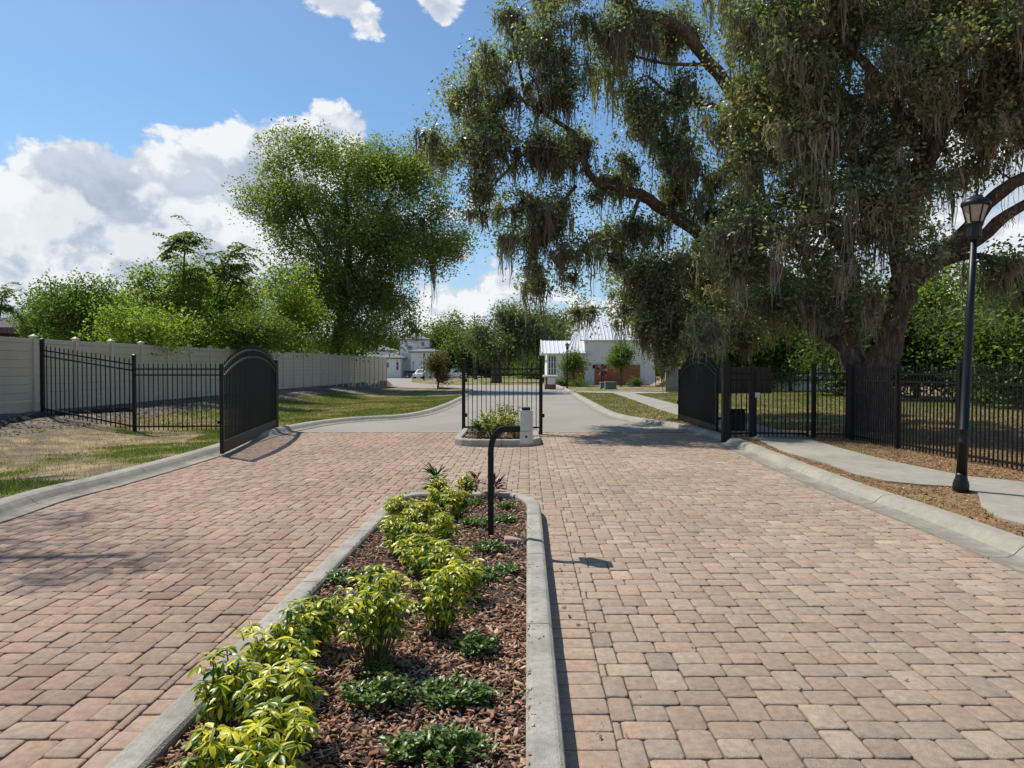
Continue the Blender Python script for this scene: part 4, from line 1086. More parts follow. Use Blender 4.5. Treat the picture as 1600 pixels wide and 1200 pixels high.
OAK = [(.175,.195,.11),(.215,.23,.135),(.12,.14,.075),(.28,.29,.185),(.185,.215,.105),(.29,.275,.155)]
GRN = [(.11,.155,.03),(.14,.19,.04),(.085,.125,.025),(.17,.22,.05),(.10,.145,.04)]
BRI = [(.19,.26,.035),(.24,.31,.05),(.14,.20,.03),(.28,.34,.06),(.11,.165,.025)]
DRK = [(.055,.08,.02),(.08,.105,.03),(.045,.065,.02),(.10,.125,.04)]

# ---- big live oak by the corner of the right fence
bx_, by_ = 9.05, 17.6
limbs = [
 ([(bx_-.15, by_, -.1), W(1372, 640, 17.6), W(1374, 585, 17.5), W(1392, 520, 17.4), W(1405, 460, 17.2), W(1412, 420, 17.1)], .47, .25),
 ([W(1400, 470, 17.3), W(1440, 425, 17), W(1482, 390, 16.7), W(1512, 355, 16.4), W(1560, 300, 15.8), W(1640, 265, 15.2), W(1760, 220, 14.5)], .25, .11),
 ([W(1484, 392, 16.7), W(1530, 372, 16.2), W(1575, 335, 15.8), W(1640, 305, 15.4), W(1750, 290, 15)], .18, .08),
 ([W(1440, 425, 17), W(1500, 402, 16.8), W(1545, 402, 16.6), W(1580, 425, 16.4), W(1605, 470, 16.2)], .11, .05),
 ([W(1410, 440, 17.2), W(1402, 370, 17.0), W(1420, 290, 16.8), W(1455, 215, 16.4), W(1480, 140, 16), W(1500, 40, 15.5), W(1520, -60, 15)], .21, .07),
 ([W(1405, 380, 17.0), W(1440, 280, 16.5), W(1500, 150, 15.5), W(1500, 110, 15)], .16, .08),
 ([W(1440, 240, 16.6), W(1400, 170, 16.4), W(1370, 120, 16.3), W(1320, 60, 16.2), W(1290, -30, 16)], .16, .06),
 ([W(1455, 215, 16.4), W(1530, 150, 16), W(1600, 100, 15.5), W(1690, 70, 15)], .15, .06),
 ([W(1420, 300, 16.8), W(1380, 235, 17.0), W(1340, 215, 17.2), W(1270, 180, 17.4), W(1200, 150, 17.4)], .13, .05),
 ([(bx_-.3, by_+.1, .2), W(1352, 600, 17.8), W(1333, 560, 18), W(1326, 500, 18.1), W(1335, 440, 18.2), W(1310, 380, 18.2), W(1260, 320, 18)], .34, .12),
 ([W(1356, 600, 17.9), W(1320, 545, 18.3), W(1290, 525, 18.8), W(1240, 500, 19.5)], .22, .09),
 ([W(1405, 330, 16.9), W(1370, 310, 17), W(1345, 300, 17.2), W(1300, 290, 17.3)], .08, .04)]
blobs = [BL(1225, 130, 17, 85, 110, 2.0), BL(1350, 120, 16.5, 130, 120, 2.4), BL(1500, 90, 16, 120, 110, 2.4), BL(1640, 120, 15.5, 110, 130, 2.5),
 BL(1230, 260, 17.5, 80, 100, 2), BL(1310, 300, 17.5, 75, 100, 2), BL(1200, 370, 18, 75, 90, 2), BL(1270, 430, 18, 70, 80, 1.8, .8), BL(1480, 250, 16.3, 80, 70, 1.6, .45),
 BL(1580, 220, 15.5, 60, 80, 1.5, .6), BL(1620, 420, 15.8, 50, 60, 1.5, .5), BL(1130, 420, 18.5, 60, 60, 1.6, .7), BL(1130, 510, 19, 60, 40, 1.5, .5), BL(1200, 500, 18.6, 60, 45, 1.5, .6), BL(1330, 480, 18.6, 60, 50, 1.4, .35),
 BL(1215, 20, 16.5, 80, 65, 1.6), BL(1350, -40, 15.5, 150, 70, 3), BL(1550, -30, 15, 150, 70, 3), BL(1480, 340, 18.5, 60, 60, 1.5, .35), BL(1400, 400, 16.2, 60, 60, .8, .35), BL(1440, 300, 15.6, 70, 50, .9, .4)]
make_tree('live_oak', (bx_, by_, .1), 'huge live oak behind the right fence corner, reddish leaning trunk, thick grey moss', limbs, blobs, 1050, 118000, .12, OAK, 'oakleaf',
          spread=.25, moss=1000, moss_len=(.35, 1.5), moss_w=.036, moss_n=46, twig=.016, seed=3, asp=.5, group=None, moss_attr=.85, moss_sp=.20,
          moss_pal=((.30,.27,.215),(.36,.32,.255),(.22,.195,.16),(.27,.245,.20)))
# ---- second live oak, its long limb reaching over the drive
cx2, cy2 = W(1352, 0, 24.5)[0], 24.5
limbs = [
 ([(cx2, cy2, -.1), W(1335, 560, 24.5), W(1290, 500, 24.4), W(1230, 440, 24.2), W(1170, 402, 24)], .5, .30),
 ([W(1180, 420, 24.2), W(1120, 385, 23), W(1085, 358, 22.5), W(1040, 330, 22), W(1000, 306, 21.6), W(960, 292, 21.3), W(930, 285, 21.1)], .27, .13),
 ([W(932, 286, 21.1), W(916, 262, 21), W(912, 235, 20.9), W(896, 208, 20.8), W(870, 190, 20.7), W(845, 175, 20.6), W(810, 150, 20.5), W(775, 120, 20.4)], .12, .035),
 ([W(910, 250, 21), W(880, 240, 20.8), W(850, 237, 20.6), W(815, 243, 20.4), W(770, 225, 20.2), W(735, 215, 20)], .09, .025),
 ([W(862, 188, 20.7), W(845, 160, 20.7), W(838, 130, 20.8), W(825, 115, 20.8)], .05, .02),
 ([W(820, 150, 20.5), W(810, 100, 20.5), W(800, 50, 20.6), W(815, 10, 20.8)], .05, .02),
 ([W(815, 243, 20.4), W(780, 280, 20.2), W(755, 310, 20), W(745, 340, 20)], .05, .02),
 ([W(900, 290, 21.1), W(870, 330, 21), W(850, 370, 20.9), W(830, 400, 20.8)], .06, .025),
 ([W(1000, 306, 21.6), W(985, 350, 21.8), W(970, 400, 22), W(985, 440, 22)], .07, .03),
 ([W(1175, 405, 24), W(1185, 300, 23.5), W(1160, 200, 22.6), W(1145, 145, 22), W(1110, 100, 21.5), W(1075, 55, 21), W(1040, 30, 20.8), W(995, 20, 20.6)], .28, .13),
 ([W(1170, 210, 22.6), W(1125, 170, 22), W(1080, 158, 21.8), W(1045, 145, 21.6), W(1012, 118, 21.5)], .12, .04),
 ([W(1110, 100, 21.5), W(1050, 100, 21), W(1000, 90, 20.6), W(950, 70, 20.4)], .06, .03)]
blobs = [BL(840, 60, 20.7, 42, 70, 1.3), BL(790, 130, 20.4, 70, 42, 1.4), BL(745, 175, 20.2, 52, 45, 1.3, .8), BL(730, 250, 20, 48, 60, 1.2), BL(800, 220, 20.3, 60, 50, 1.3, .7), BL(850, 260, 20.8, 55, 50, 1.2, .6),
 BL(760, 320, 20.1, 36, 45, 1.0, .8), BL(820, 330, 20.8, 60, 45, 1.2, .7), BL(870, 390, 21, 60, 50, 1.2, .7), BL(900, 320, 21.2, 50, 40, 1, .6), BL(770, 385, 20.4, 30, 34, .9, .5), BL(840, 420, 20.8, 34, 36, .9, .4),
 BL(930, 60, 21.2, 75, 70, 1.4, .8), BL(1010, 30, 22.2, 80, 50, 1.4, .7), BL(1110, 20, 22.6, 70, 50, 1.4, .5), BL(960, 150, 21.2, 70, 40, 1.1, .8), BL(1050, 170, 22.3, 60, 36, 1.0, .5), BL(885, 140, 20.9, 45, 40, 1.0, .8), BL(930, 225, 21.2, 50, 34, 1.0, .6), BL(1010, 215, 21.6, 50, 36, 1.0, .55), BL(1060, 330, 22.6, 50, 34, 1.0, .7), BL(905, 455, 21.4, 40, 36, 1.0, .5),
 BL(975, 265, 21.6, 55, 32, 1, .7), BL(1080, 240, 22.4, 65, 45, 1.2, .9), BL(1120, 310, 23, 60, 50, 1.2, .8), BL(1020, 410, 22.4, 60, 60, 1.4, 1.0), BL(1070, 460, 22.8, 60, 60, 1.5, 1.2), BL(1000, 480, 22.3, 45, 42, 1.2, 1.2), BL(1100, 540, 23.4, 50, 24, 1.2, .9), BL(1030, 540, 22.6, 36, 26, .9, .9), BL(1005, 515, 22, 26, 32, .7, .8),
 BL(1165, 110, 23.5, 50, 70, 1.2, .4), BL(1175, 240, 24, 55, 60, 1.2, .7), BL(1150, 450, 24, 80, 80, 2, 1.2), BL(955, 380, 22, 50, 40, 1, .8)]
make_tree('live_oak', (cx2, cy2, .05), 'second live oak whose long bare limb arches left over the open drive, dripping moss', limbs, blobs, 1150, 112000, .11, OAK, 'oakleaf',
          spread=.25, moss=900, moss_len=(.35, 1.6), moss_w=.042, moss_n=52, twig=.022, seed=8, asp=.5, moss_attr=.6, moss_sp=.20, bmat='bark',
          moss_pal=((.19,.165,.13),(.24,.21,.165),(.13,.115,.09)))
# ---- oak standing outside the frame on the left, throwing shade on the left lane
limbs = [([(-17.5, 9.5, 0), (-17, 9.6, 3.5), (-16, 9.8, 6.5)], .45, .3), ([(-16, 9.8, 6.4), (-13.5, 10, 8.6), (-11, 10.4, 9.7), (-8.6, 10.8, 10.2)], .22, .05), ([(-16, 9.8, 6.4), (-14.5, 13, 9.5), (-12.5, 15.8, 11.8)], .2, .05), ([(-16, 9.8, 6.4), (-18, 7, 10), (-19, 5, 12)], .2, .06)]
blobs = [((-8.0, 10.7, 10.0), (.9, .45, .6), 1.1), ((-9.6, 10.2, 10.0), (1.0, .5, .7)), ((-11.2, 12.5, 10.6), (1.1, .6, .7), .6), ((-12.4, 15.8, 12.4), (1.0, .8, .6), .6), ((-14, 12, 11.5), (2.2, 2, 1.2)), ((-17, 9, 11.5), (3, 3, 1.6)), ((-19, 6, 12), (2.5, 2.5, 1.6))]
make_tree('live_oak', (-17.5, 9.5, .3), 'live oak outside the left edge, only its shade falls on the left lane', limbs, blobs, 220, 26000, .12, OAK, 'oakleaf', spread=.35, moss=30, seed=5)

# ---- tall laurel oak on the left behind the vinyl fence
Yt = 56
limbs = [([(-14.6, Yt, 0), W(530, 520, Yt), W(540, 440, Yt), W(545, 380, Yt), W(540, 300, Yt), W(548, 250, Yt)], .55, .12),
 ([W(538, 450, Yt), W(580, 390, Yt-.5), W(600, 330, Yt), W(620, 280, Yt), W(615, 240, Yt)], .3, .07), ([W(580, 390, Yt), W(640, 380, Yt-2), W(690, 390, Yt-2.5)], .16, .05),
 ([W(535, 430, Yt), W(490, 370, Yt), W(465, 310, Yt), W(450, 260, Yt)], .28, .07), ([W(490, 370, Yt), W(440, 340, Yt-1), W(405, 330, Yt-1)], .12, .04), ([W(600, 330, Yt), W(650, 300, Yt+1), W(680, 290, Yt+1)], .12, .04)]
blobs = [BL(545, 255, Yt, 65, 42, 3.2), BL(480, 270, Yt, 62, 48, 3), BL(610, 265, Yt, 60, 45, 3), BL(430, 320, Yt-1, 42, 45, 2.2), BL(412, 345, Yt-1, 32, 26, 1.6,.7), BL(665, 290, Yt+1, 42, 42, 2.5), BL(690, 350, Yt-1, 40, 42, 2.2),
 BL(560, 350, Yt, 90, 60, 4.5), BL(490, 380, Yt, 52, 55, 3), BL(630, 390, Yt-1, 62, 50, 3), BL(700, 400, Yt-2, 28, 40, 1.6,.8), BL(545, 440, Yt, 82, 55, 4), BL(500, 480, Yt-1, 55, 50, 3), BL(592, 470, Yt-1, 52, 46, 3.0), BL(530, 520, Yt-2, 72, 32, 3), BL(590, 310, Yt, 60, 50, 3.5), BL(480, 545, Yt-2, 32, 18, 2,.5)]
make_tree('laurel_oak', (-14.6, Yt, 0), 'tall full laurel oak rising behind the left vinyl fence', limbs, blobs, 1000, 135000, .245, [(.18,.215,.06),(.22,.25,.08),(.13,.165,.045),(.26,.285,.10),(.16,.195,.055)], spread=.52, csig=.27, moss=150, moss_len=(1.2, 3.2),
          moss_w=.08, moss_n=20, twig=.03, seed=21, moss_attr=.0, moss_sp=.22, mossmin=lambda p: p.x > -14 and p.z < 13.5, bmat='bark2', hollow=.35)

# ---- scrub and young trees behind the vinyl fence
def round_tree(name, u, vt, vb, Y, ru, label, pal, seed, n=170, leaves=14000, leaf=.2, group=None, lmat='leafmat', ry=None, moss=0, sparse=1.0, bmat='bark2', spread=.4, asp=.5):
    rd = random.Random(seed); x = W(u, 0, Y)[0]; zt = W(u, vt, Y)[2]; zb = max(.3, W(u, vb, Y)[2]); h = zt-zb; rx = ru/F*Y; ry = ry or rx
    limbs = [([(x, Y, -.1), (x+rd.uniform(-.2,.2)*rx*.5, Y, zb+h*.15), (x+rd.uniform(-.2,.2)*rx, Y, zb+h*.6)], .05+.022*zt, .04)]
    blobs = []
    for k in range(9):
        a = k*2.4+rd.random(); rr = rd.uniform(.25, .72); f = rd.uniform(.18, .92)
        c = (x+rx*rr*math.cos(a), Y+ry*rr*math.sin(a), zb+h*f); q = rd.uniform(.3, .5)*sparse
        blobs.append((c, (rx*q, ry*q, h*q*.55)))
        limbs.append(([(x, Y, zb+h*.1*rd.random()), ((x+c[0])/2, (Y+c[1])/2, zb+h*f*.55), c], .02+.012*zt, .02))
    blobs.append(((x, Y, zb+h*.5), (rx*.5, ry*.5, h*.36))); blobs.append(((x+rx*.1, Y, zt-h*.14), (rx*.3, ry*.3, h*.14)))
    return make_tree(name, (x, Y, 0), label, limbs, blobs, n, leaves, leaf, pal, lmat, spread=spread, seed=seed, group=group, twig=.02, bmat=bmat, hollow=.2, moss=moss, moss_len=(.6, 1.8), moss_w=.07, moss_n=18, asp=asp, csig=.3, clump=6)
g_ = 'young trees behind the vinyl fence'
round_tree('young_tree', 125, 452, 540, 30, 62, 'rounded mid green tree above the left end of the vinyl fence', [(.10,.17,.035),(.13,.21,.045),(.08,.13,.03)], 31, 190, 17000, .14, g_)
round_tree('young_tree', 205, 462, 545, 36, 60, 'yellowish thin leaved tree beside the rounded one behind the fence', BRI, 32, 150, 12000, .15, g_)
round_tree('young_tree', 270, 428, 560, 33, 62, 'lush bright green tree below the tall lone saplings', BRI, 33, 200, 17000, .16, g_)
round_tree('young_tree', 345, 438, 560, 38, 58, 'dense bright green tree behind the fence, left of the open gate leaf', GRN+BRI, 34, 190, 16000, .17, g_)
round_tree('young_tree', 405, 470, 565, 46, 60, 'grey green airy tree just left of the tall laurel oak', [(.10,.14,.05),(.14,.18,.07),(.08,.11,.04)], 35, 160, 12000, .2, g_)
round_tree('young_tree', 452, 450, 560, 44, 55, 'pale leaved small tree in front of the laurel oak', BRI, 36, 170, 13000, .2, g_)
round_tree('young_tree', 230, 500, 545, 27, 85, 'low yellow-green thicket directly behind the vinyl fence', BRI, 37, 110, 9000, .13, g_)
round_tree('young_tree', 380, 500, 560, 34, 70, 'low olive thicket behind the fence by the left gate', GRN, 38, 150, 12000, .15, g_)
round_tree('young_tree', 60, 480, 535, 40, 40, 'small tree beside the dark roofed house', GRN, 39, 90, 7000, .17, g_)
# lone tall saplings with drooping compound leaves
def sapling(base, tops, lbl, seed, Y, sc=1.0):
    rd = random.Random(seed); rg = np.random.default_rng(seed)
    b = W(base[0], base[1], Y); r = empty('chinaberry_sapling', (b[0], Y, 0), lbl, 'tree', 'tall saplings behind the vinyl fence')
    tb = MB(); O = []; D_ = []
    for path in tops:
        pts = [W(u, v, Y+rd.uniform(-.3,.3)) for u, v in path]; tb.tube(pts, list(np.linspace(.05, .025, len(pts))), n=6)
        top = Vector(pts[-1])
        for k in range(15):
            a = rd.uniform(0, 6.28); ln = rd.uniform(.5, 1.3)*sc; st_ = top+Vector((rd.gauss(0,.05),rd.gauss(0,.05),-rd.uniform(0,1.1)*sc)); el = rd.uniform(-.1, 1.3)
            rp = []
            for j in range(9):
                t = j/8; rp.append(st_+Vector((math.cos(a)*ln*t, math.sin(a)*ln*t, ln*(el*t-1.0*t*t*.8))))
            tb.tube(rp, .008, n=3, cap=False)
            for j in range(2, 9):
                for s in (-1, 1):
                    for q in range(4):
                        O.append(tuple(rp[j]+Vector((-math.sin(a), math.cos(a), 0))*s*.07*(q+.6)*sc*(1.1-.1*j/2)+Vector((rd.gauss(0,.02), rd.gauss(0,.02), rd.gauss(0,.025)-.02*q)))); D_.append((math.cos(a)*.5-math.sin(a)*s, math.sin(a)*.5+math.cos(a)*s, -.35))
    tb.v = [tuple(p) for p in local(r, tb.v)]; tb.build('trunk', M['stem'], r)
    C_ = np.array(O); d = np.array(D_)+rg.normal(0,.3,(len(O),3)); d /= np.linalg.norm(d,axis=1)[:,None]; n = len(C_)
    up = np.array([0,0,1.])+rg.normal(0,.35,(n,3)); sd = np.cross(d, up); sd /= np.linalg.norm(sd,axis=1)[:,None]; l_ = .16*rg.uniform(.7,1.3,(n,1))*sc
    V = np.stack([C_-d*l_*.5, C_+sd*l_*.27, C_+d*l_*.5, C_-sd*l_*.27], 1).reshape(-1,3)
    c = np.array(GRN+BRI[:2])[rg.integers(0,7,n)]*(1+rg.normal(0,.15,(n,1)))
    mesh_np('crown', local(r, V), np.arange(n)[:,None]*4+np.array([0,1,2,3]), M['leafmat'], r, col=np.repeat(np.clip(c,.005,.8),4,0))
sapling((288, 470), [[(286,470),(287,420),(289,388),(287,362)], [(294,470),(296,440),(301,420)], [(287,392),(280,378),(270,374)], [(288,392),(296,372),(302,362)]], 'lone sapling with a small flat leaf tuft standing highest above the fence', 41, 31, .85)
sapling((345, 470), [[(338,470),(345,440),(352,415),(362,396)], [(350,420),(345,405),(342,400)], [(360,396),(376,388),(384,386)], [(352,470),(362,445),(366,430)]], 'leaning sapling with a drooping leaf tuft right of the highest one', 42, 31, .95)
sapling((250, 470), [[(255,490),(262,460),(268,450)], [(240,490),(238,470),(236,455)], [(310,490),(315,465),(318,450)]], 'cluster of lower saplings with feathery leaves over the fence', 43, 31, .85)
sapling((5, 500), [[(-6,520),(2,480),(4,455)], [(-12,500),(-8,470),(-6,450)]], 'dark feathery sapling at the left edge above the vinyl fence', 44, 28, .8)

# ---- far trees, centre and right
g_ = 'trees beyond the houses'
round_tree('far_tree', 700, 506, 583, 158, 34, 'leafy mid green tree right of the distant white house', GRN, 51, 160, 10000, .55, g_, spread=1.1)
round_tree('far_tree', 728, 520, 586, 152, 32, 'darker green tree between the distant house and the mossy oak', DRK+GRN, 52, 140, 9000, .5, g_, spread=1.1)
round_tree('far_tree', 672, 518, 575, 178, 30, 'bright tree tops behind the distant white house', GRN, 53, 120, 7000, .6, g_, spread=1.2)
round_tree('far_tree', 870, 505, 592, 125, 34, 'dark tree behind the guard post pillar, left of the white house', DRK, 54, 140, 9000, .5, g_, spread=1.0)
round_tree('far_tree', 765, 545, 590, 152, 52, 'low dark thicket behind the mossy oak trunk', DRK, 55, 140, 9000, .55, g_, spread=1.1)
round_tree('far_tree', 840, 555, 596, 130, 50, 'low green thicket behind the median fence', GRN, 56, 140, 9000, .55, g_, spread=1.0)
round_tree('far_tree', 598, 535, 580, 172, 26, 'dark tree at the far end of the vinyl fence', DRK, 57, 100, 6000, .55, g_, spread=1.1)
# mossy oak in the middle distance
Yo = 92; X0 = W(776, 0, Yo)[0]
limbs = [([(X0, Yo, 0), W(775, 575, Yo), W(778, 555, Yo)], .75, .5), ([W(777, 560, Yo), W(800, 530, Yo), W(830, 515, Yo)], .35, .1), ([W(777, 558, Yo), W(765, 530, Yo), W(755, 510, Yo)], .3, .1), ([W(778, 558, Yo), W(790, 515, Yo), W(800, 490, Yo)], .3, .1)]
blobs = [BL(800, 495, Yo, 32, 18, 2.5), BL(840, 505, Yo, 32, 20, 2.5), BL(770, 515, Yo, 26, 18, 2.2), BL(755, 540, Yo, 22, 18, 2), BL(820, 535, Yo, 42, 22, 3), BL(862, 530, Yo, 26, 22, 2), BL(790, 540, Yo-1, 34, 16, 3), BL(862, 505, Yo+3, 24, 18, 2)]
make_tree('mossy_oak', (X0, Yo, 0), 'grey mossy oak on the far lawn, seen through the black median fence', limbs, blobs, 330, 22000, .38, [(.13,.15,.07),(.17,.18,.09),(.10,.12,.055)], spread=.7, moss=330, moss_len=(1.5, 3.4), moss_w=.12, moss_n=16, twig=.05, seed=61, bmat='bark2', moss_pal=((.25,.24,.19),(.30,.29,.23),(.20,.19,.15)), moss_sp=.3, hollow=.4)
# bare snag
Ys = 120; sx_ = W(742, 0, Ys)[0]
r = empty('dead_tree', (sx_, Ys, 0), 'thin bare dead tree standing above the far tree line', 'tree'); mb = MB(); mb.tube([(sx_, Ys, 0), (sx_-.2, Ys, 6), W(742, 520, Ys), W(741, 487, Ys)], [.3,.22,.15,.04], n=6)
for k in range(16):
    t = random.uniform(.35,.95); z = W(742, 487, Ys)[2]*t; a = random.uniform(0, 6.28); l_ = (1.1-t)*4
    mb.tube([(sx_-.2, Ys, z), (sx_+math.cos(a)*l_*.5, Ys, z+l_*.35), (sx_+math.cos(a)*l_, Ys, z+l_*.9)], [.07,.045,.02], n=4)
part(mb, 'trunk', M['bark2'], r)
# magnolia on the lawn
mp_ = at(683.5, 607, 0)
round_tree('magnolia', 683.5, 556, 600, mp_.y, 18, 'small bronze leaved magnolia on the lawn between the far lamp post and the gate', [(.09,.10,.03),(.16,.09,.045),(.06,.08,.025),(.20,.12,.06)], 63, 90, 5200, .17, None, spread=.25)
# small trees in front of the white house
round_tree('crape_myrtle', 897, 549, 578, 72, 19, 'small round tree in front of the low white wing, by the slim lamp post', GRN, 64, 90, 5600, .2, 'small trees in front of the white house', spread=.3)
round_tree('crape_myrtle', 972, 543, 574, 70, 14, 'small tree in front of the main cedar garage door', GRN, 65, 90, 6000, .2, 'small trees in front of the white house', spread=.3)
# right-hand background
g_ = 'background trees on the right'
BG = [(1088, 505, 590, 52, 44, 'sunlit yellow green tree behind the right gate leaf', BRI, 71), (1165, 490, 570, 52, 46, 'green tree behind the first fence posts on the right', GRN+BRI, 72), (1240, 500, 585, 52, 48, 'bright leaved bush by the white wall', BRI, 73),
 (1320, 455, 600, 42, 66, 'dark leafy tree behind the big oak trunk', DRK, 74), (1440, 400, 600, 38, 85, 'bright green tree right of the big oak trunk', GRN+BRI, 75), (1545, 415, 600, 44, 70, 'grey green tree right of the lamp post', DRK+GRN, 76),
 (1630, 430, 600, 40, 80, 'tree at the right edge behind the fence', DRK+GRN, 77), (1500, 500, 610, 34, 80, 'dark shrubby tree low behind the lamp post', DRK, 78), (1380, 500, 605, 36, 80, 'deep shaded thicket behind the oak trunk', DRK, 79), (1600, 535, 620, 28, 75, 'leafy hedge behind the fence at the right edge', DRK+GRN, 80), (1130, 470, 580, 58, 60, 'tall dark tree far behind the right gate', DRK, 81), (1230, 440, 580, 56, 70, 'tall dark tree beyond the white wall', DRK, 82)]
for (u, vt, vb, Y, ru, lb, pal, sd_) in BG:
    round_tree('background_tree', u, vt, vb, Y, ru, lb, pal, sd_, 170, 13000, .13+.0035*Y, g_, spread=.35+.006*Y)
for k, (u, vt, Y, ru, lb) in enumerate([(1010, 520, 105, 60, 'tree line top right of the white house roof'), (1480, 540, 70, 90, 'distant tree row behind the right lawn'), (1300, 540, 75, 100, 'distant tree row behind the dark wood fence'), (1620, 520, 70, 90, 'distant tree row at the right edge')]):
    round_tree('background_tree', u, vt, 596, Y, ru, lb, DRK+GRN, 90+k, 170, 11000, .4, g_, spread=.8)
# far-off wood closing the horizon
rg = np.random.default_rng(5); n = 60000
a = rg.uniform(-1.15, 1.15, n); d = rg.uniform(190, 230, n); top = 6+6*fbm(a*22, a*0+3, 4)+2.5*fbm(a*90, a*0+1, 3); z = rg.random(n)**.8*top
C_ = np.stack([d*np.sin(a), d*np.cos(a), z], -1); l_ = rg.uniform(.7, 1.5, (n,1)); v1 = rg.normal(size=(n,3)); v1 /= np.linalg.norm(v1,axis=1)[:,None]; v2_ = np.cross(v1, rg.normal(size=(n,3))); v2_ /= np.linalg.norm(v2_,axis=1)[:,None]
V = np.stack([C_-v1*l_, C_+v2_*l_*.6, C_+v1*l_, C_-v2_*l_*.6], 1).reshape(-1,3); c = np.array(DRK+GRN)[rg.integers(0,9,n)]*(1.3+rg.normal(0,.2,(n,1)))
tag(mesh_np('far_wood', V, np.arange(n)[:,None]*4+np.array([0,1,2,3]), M['leafmat'], col=np.repeat(np.clip(c,.01,.8),4,0)), 'far-off belt of woodland along the horizon', 'woodland', kind='stuff')

# ================================================================ BUILDINGS
def win(x0, x1, y, z0, z1, root, mull=0, trans=0, fr=.09):
    f = MB(); f.box(x0, x1, y-.05, y, z0, z0+fr); f.box(x0, x1, y-.05, y, z1-fr, z1); f.box(x0, x0+fr, y-.05, y, z0+fr, z1-fr); f.box(x1-fr, x1, y-.05, y, z0+fr, z1-fr)
    for k in range(mull): xm = x0+(x1-x0)*(k+1)/(mull+1); f.box(xm-.035, xm+.035, y-.045, y, z0+fr, z1-fr)
    for k in range(trans): zm = z0+(z1-z0)*(k+1)/(trans+1); f.box(x0+fr, x1-fr, y-.042, y, zm-.03, zm+.03)
    o = part(f, 'window', M['trim'], root)
    sub(MB().box(x0+fr, x1-fr, y-.02, y+.01, z0+fr, z1-fr), 'pane', M['glass'], root, o)
def seam_roof(root, a, b, c, d, th=.12, n=18, m='roofm'):
    """a-b eave, d-c ridge; standing seams run up the slope"""
    a, b, c, d = map(Vector, (a, b, c, d)); nn = (b-a).cross(d-a).normalized()
    mb = MB(); mb.add([a, b, c, d, a-nn*th, b-nn*th, c-nn*th, d-nn*th], [(0,1,2,3),(7,6,5,4),(0,4,5,1),(1,5,6,2),(2,6,7,3),(3,7,4,0)])
    for k in range(n+1):
        t = k/n; p = a.lerp(b, t)+nn*.03; q = d.lerp(c, t)+nn*.03; mb.bar(p, q, .05, .08)
    return part(mb, 'roof', M[m], root)
k14 = 14.416
hx0 = 7.65; hx1 = 15.6; hy = 77.0; ez = 4.86; rz_ = 8.15
r = empty('white_house', (8, hy, 0), 'white stucco house with steep standing-seam metal roof and cedar garage doors', 'house')
mb = MB(); my = hy+4.7
mb.box(hx0+.25, hx1, hy+.4, hy+9.4, 0, ez-.1)
mb.prism([(hx0+.25, hy+.4, ez-.099), (hx0+.25, hy+9.4, ez-.099), (hx0+.25, hy+4.9, rz_-.3)], (hx1-hx0-.25, 0, 0))
part(mb, 'wall', M['cream'], r)
seam_roof(r, (hx0-.25, hy, ez-.02), (hx1+.3, hy, ez-.02), (hx1+.3, hy+4.9, rz_), (hx0-.25, hy+4.9, rz_), n=22)
seam_roof(r, (hx1+.3, hy+9.8, ez-.02), (hx0-.25, hy+9.8, ez-.02), (hx0-.25, hy+4.91, rz_), (hx1+.3, hy+4.91, rz_), n=22)
gx0 = (929-800)/k14; gx1 = (1001-800)/k14
gd = MB()
for k in range(4): gd.box(gx0, gx1, hy+.30, hy+.38, .03+k*.54, .03+k*.54+.52, .01)
part(gd, 'garage_door', M['wooddoor'], r, label='wide cedar garage door')
gf = MB(); gf.box(gx0-.12, gx0-.002, hy+.28, hy+.399, 0, 2.3); gf.box(gx1+.002, gx1+.12, hy+.28, hy+.399, 0, 2.3); gf.box(gx0-.12, gx1+.12, hy+.28, hy+.399, 2.302, 2.42); part(gf, 'door_frame', M['trim'], r)
part(MB().box(9.0-.22, 9.0-.02, hy+.15, hy+.4, 1.75, 2.15, .03), 'wall_lantern', M['black'], r)
# wing
wx0 = 3.85; wz = 3.45; wr = 4.9
mb = MB(); mb.box(wx0, hx0+.24, hy+.9, hy+6.5, 0, wz-.08); mb.prism([(wx0, hy+.9, wz-.079), (wx0, hy+6.5, wz-.079), (wx0, hy+3.7, wr-.22)], (3.6, 0, 0)); part(mb, 'wall', M['white'], r)
seam_roof(r, (wx0-.6, hy+.4, wz-.05), (hx0-.27, hy+.4, wz-.05), (hx0-.27, hy+3.7, wr), (wx0-.6, hy+3.7, wr), n=9)
seam_roof(r, (hx0-.27, hy+7, wz-.05), (wx0-.6, hy+7, wz-.05), (wx0-.6, hy+3.71, wr), (hx0-.27, hy+3.71, wr), n=9)
# valley roof climbing to the main block
seam_roof(r, (hx0-1.9, hy+.2, wz-.02), (hx0+1.0, hy+.2, wz-.02), (hx0-.1, hy+3.4, wr+.9), (hx0-.5, hy+3.4, wr+.9), n=6)
bk = MB(); bk.bar((wx0-.55, hy+.45, wz), (wx0-.55, hy+3.7, wr+.02), .12, .2); bk.bar((wx0-.55, hy+7, wz), (wx0-.55, hy+3.7, wr+.02), .12, .2)
for t in (.3, .5, .7): bk.bar((wx0-.5, hy+.4+6.6*t, wz-.1), (wx0-.5, hy+.4+6.6*t, wr-.35), .08, .08)
bk.bar((wx0-.5, hy+.9, wz+.1), (wx0-.5, hy+6.5, wz+.1), .1, .12); part(bk, 'gable_bracket', M['trim'], r)
for k in range(3):
    x = wx0+.12+k*.30; win(x, x+.26, hy+.9, 1.05, 3.15, r, 0, 2, .05)
gd = MB(); x0 = (882-800)/k14; x1 = (915-800)/k14
for k in range(4): gd.box(x0, x1, hy+.78, hy+.88, .03+k*.52, .03+k*.52+.50, .01)
part(gd, 'garage_door', M['wooddoor'], r, label='smaller shaded cedar garage door')
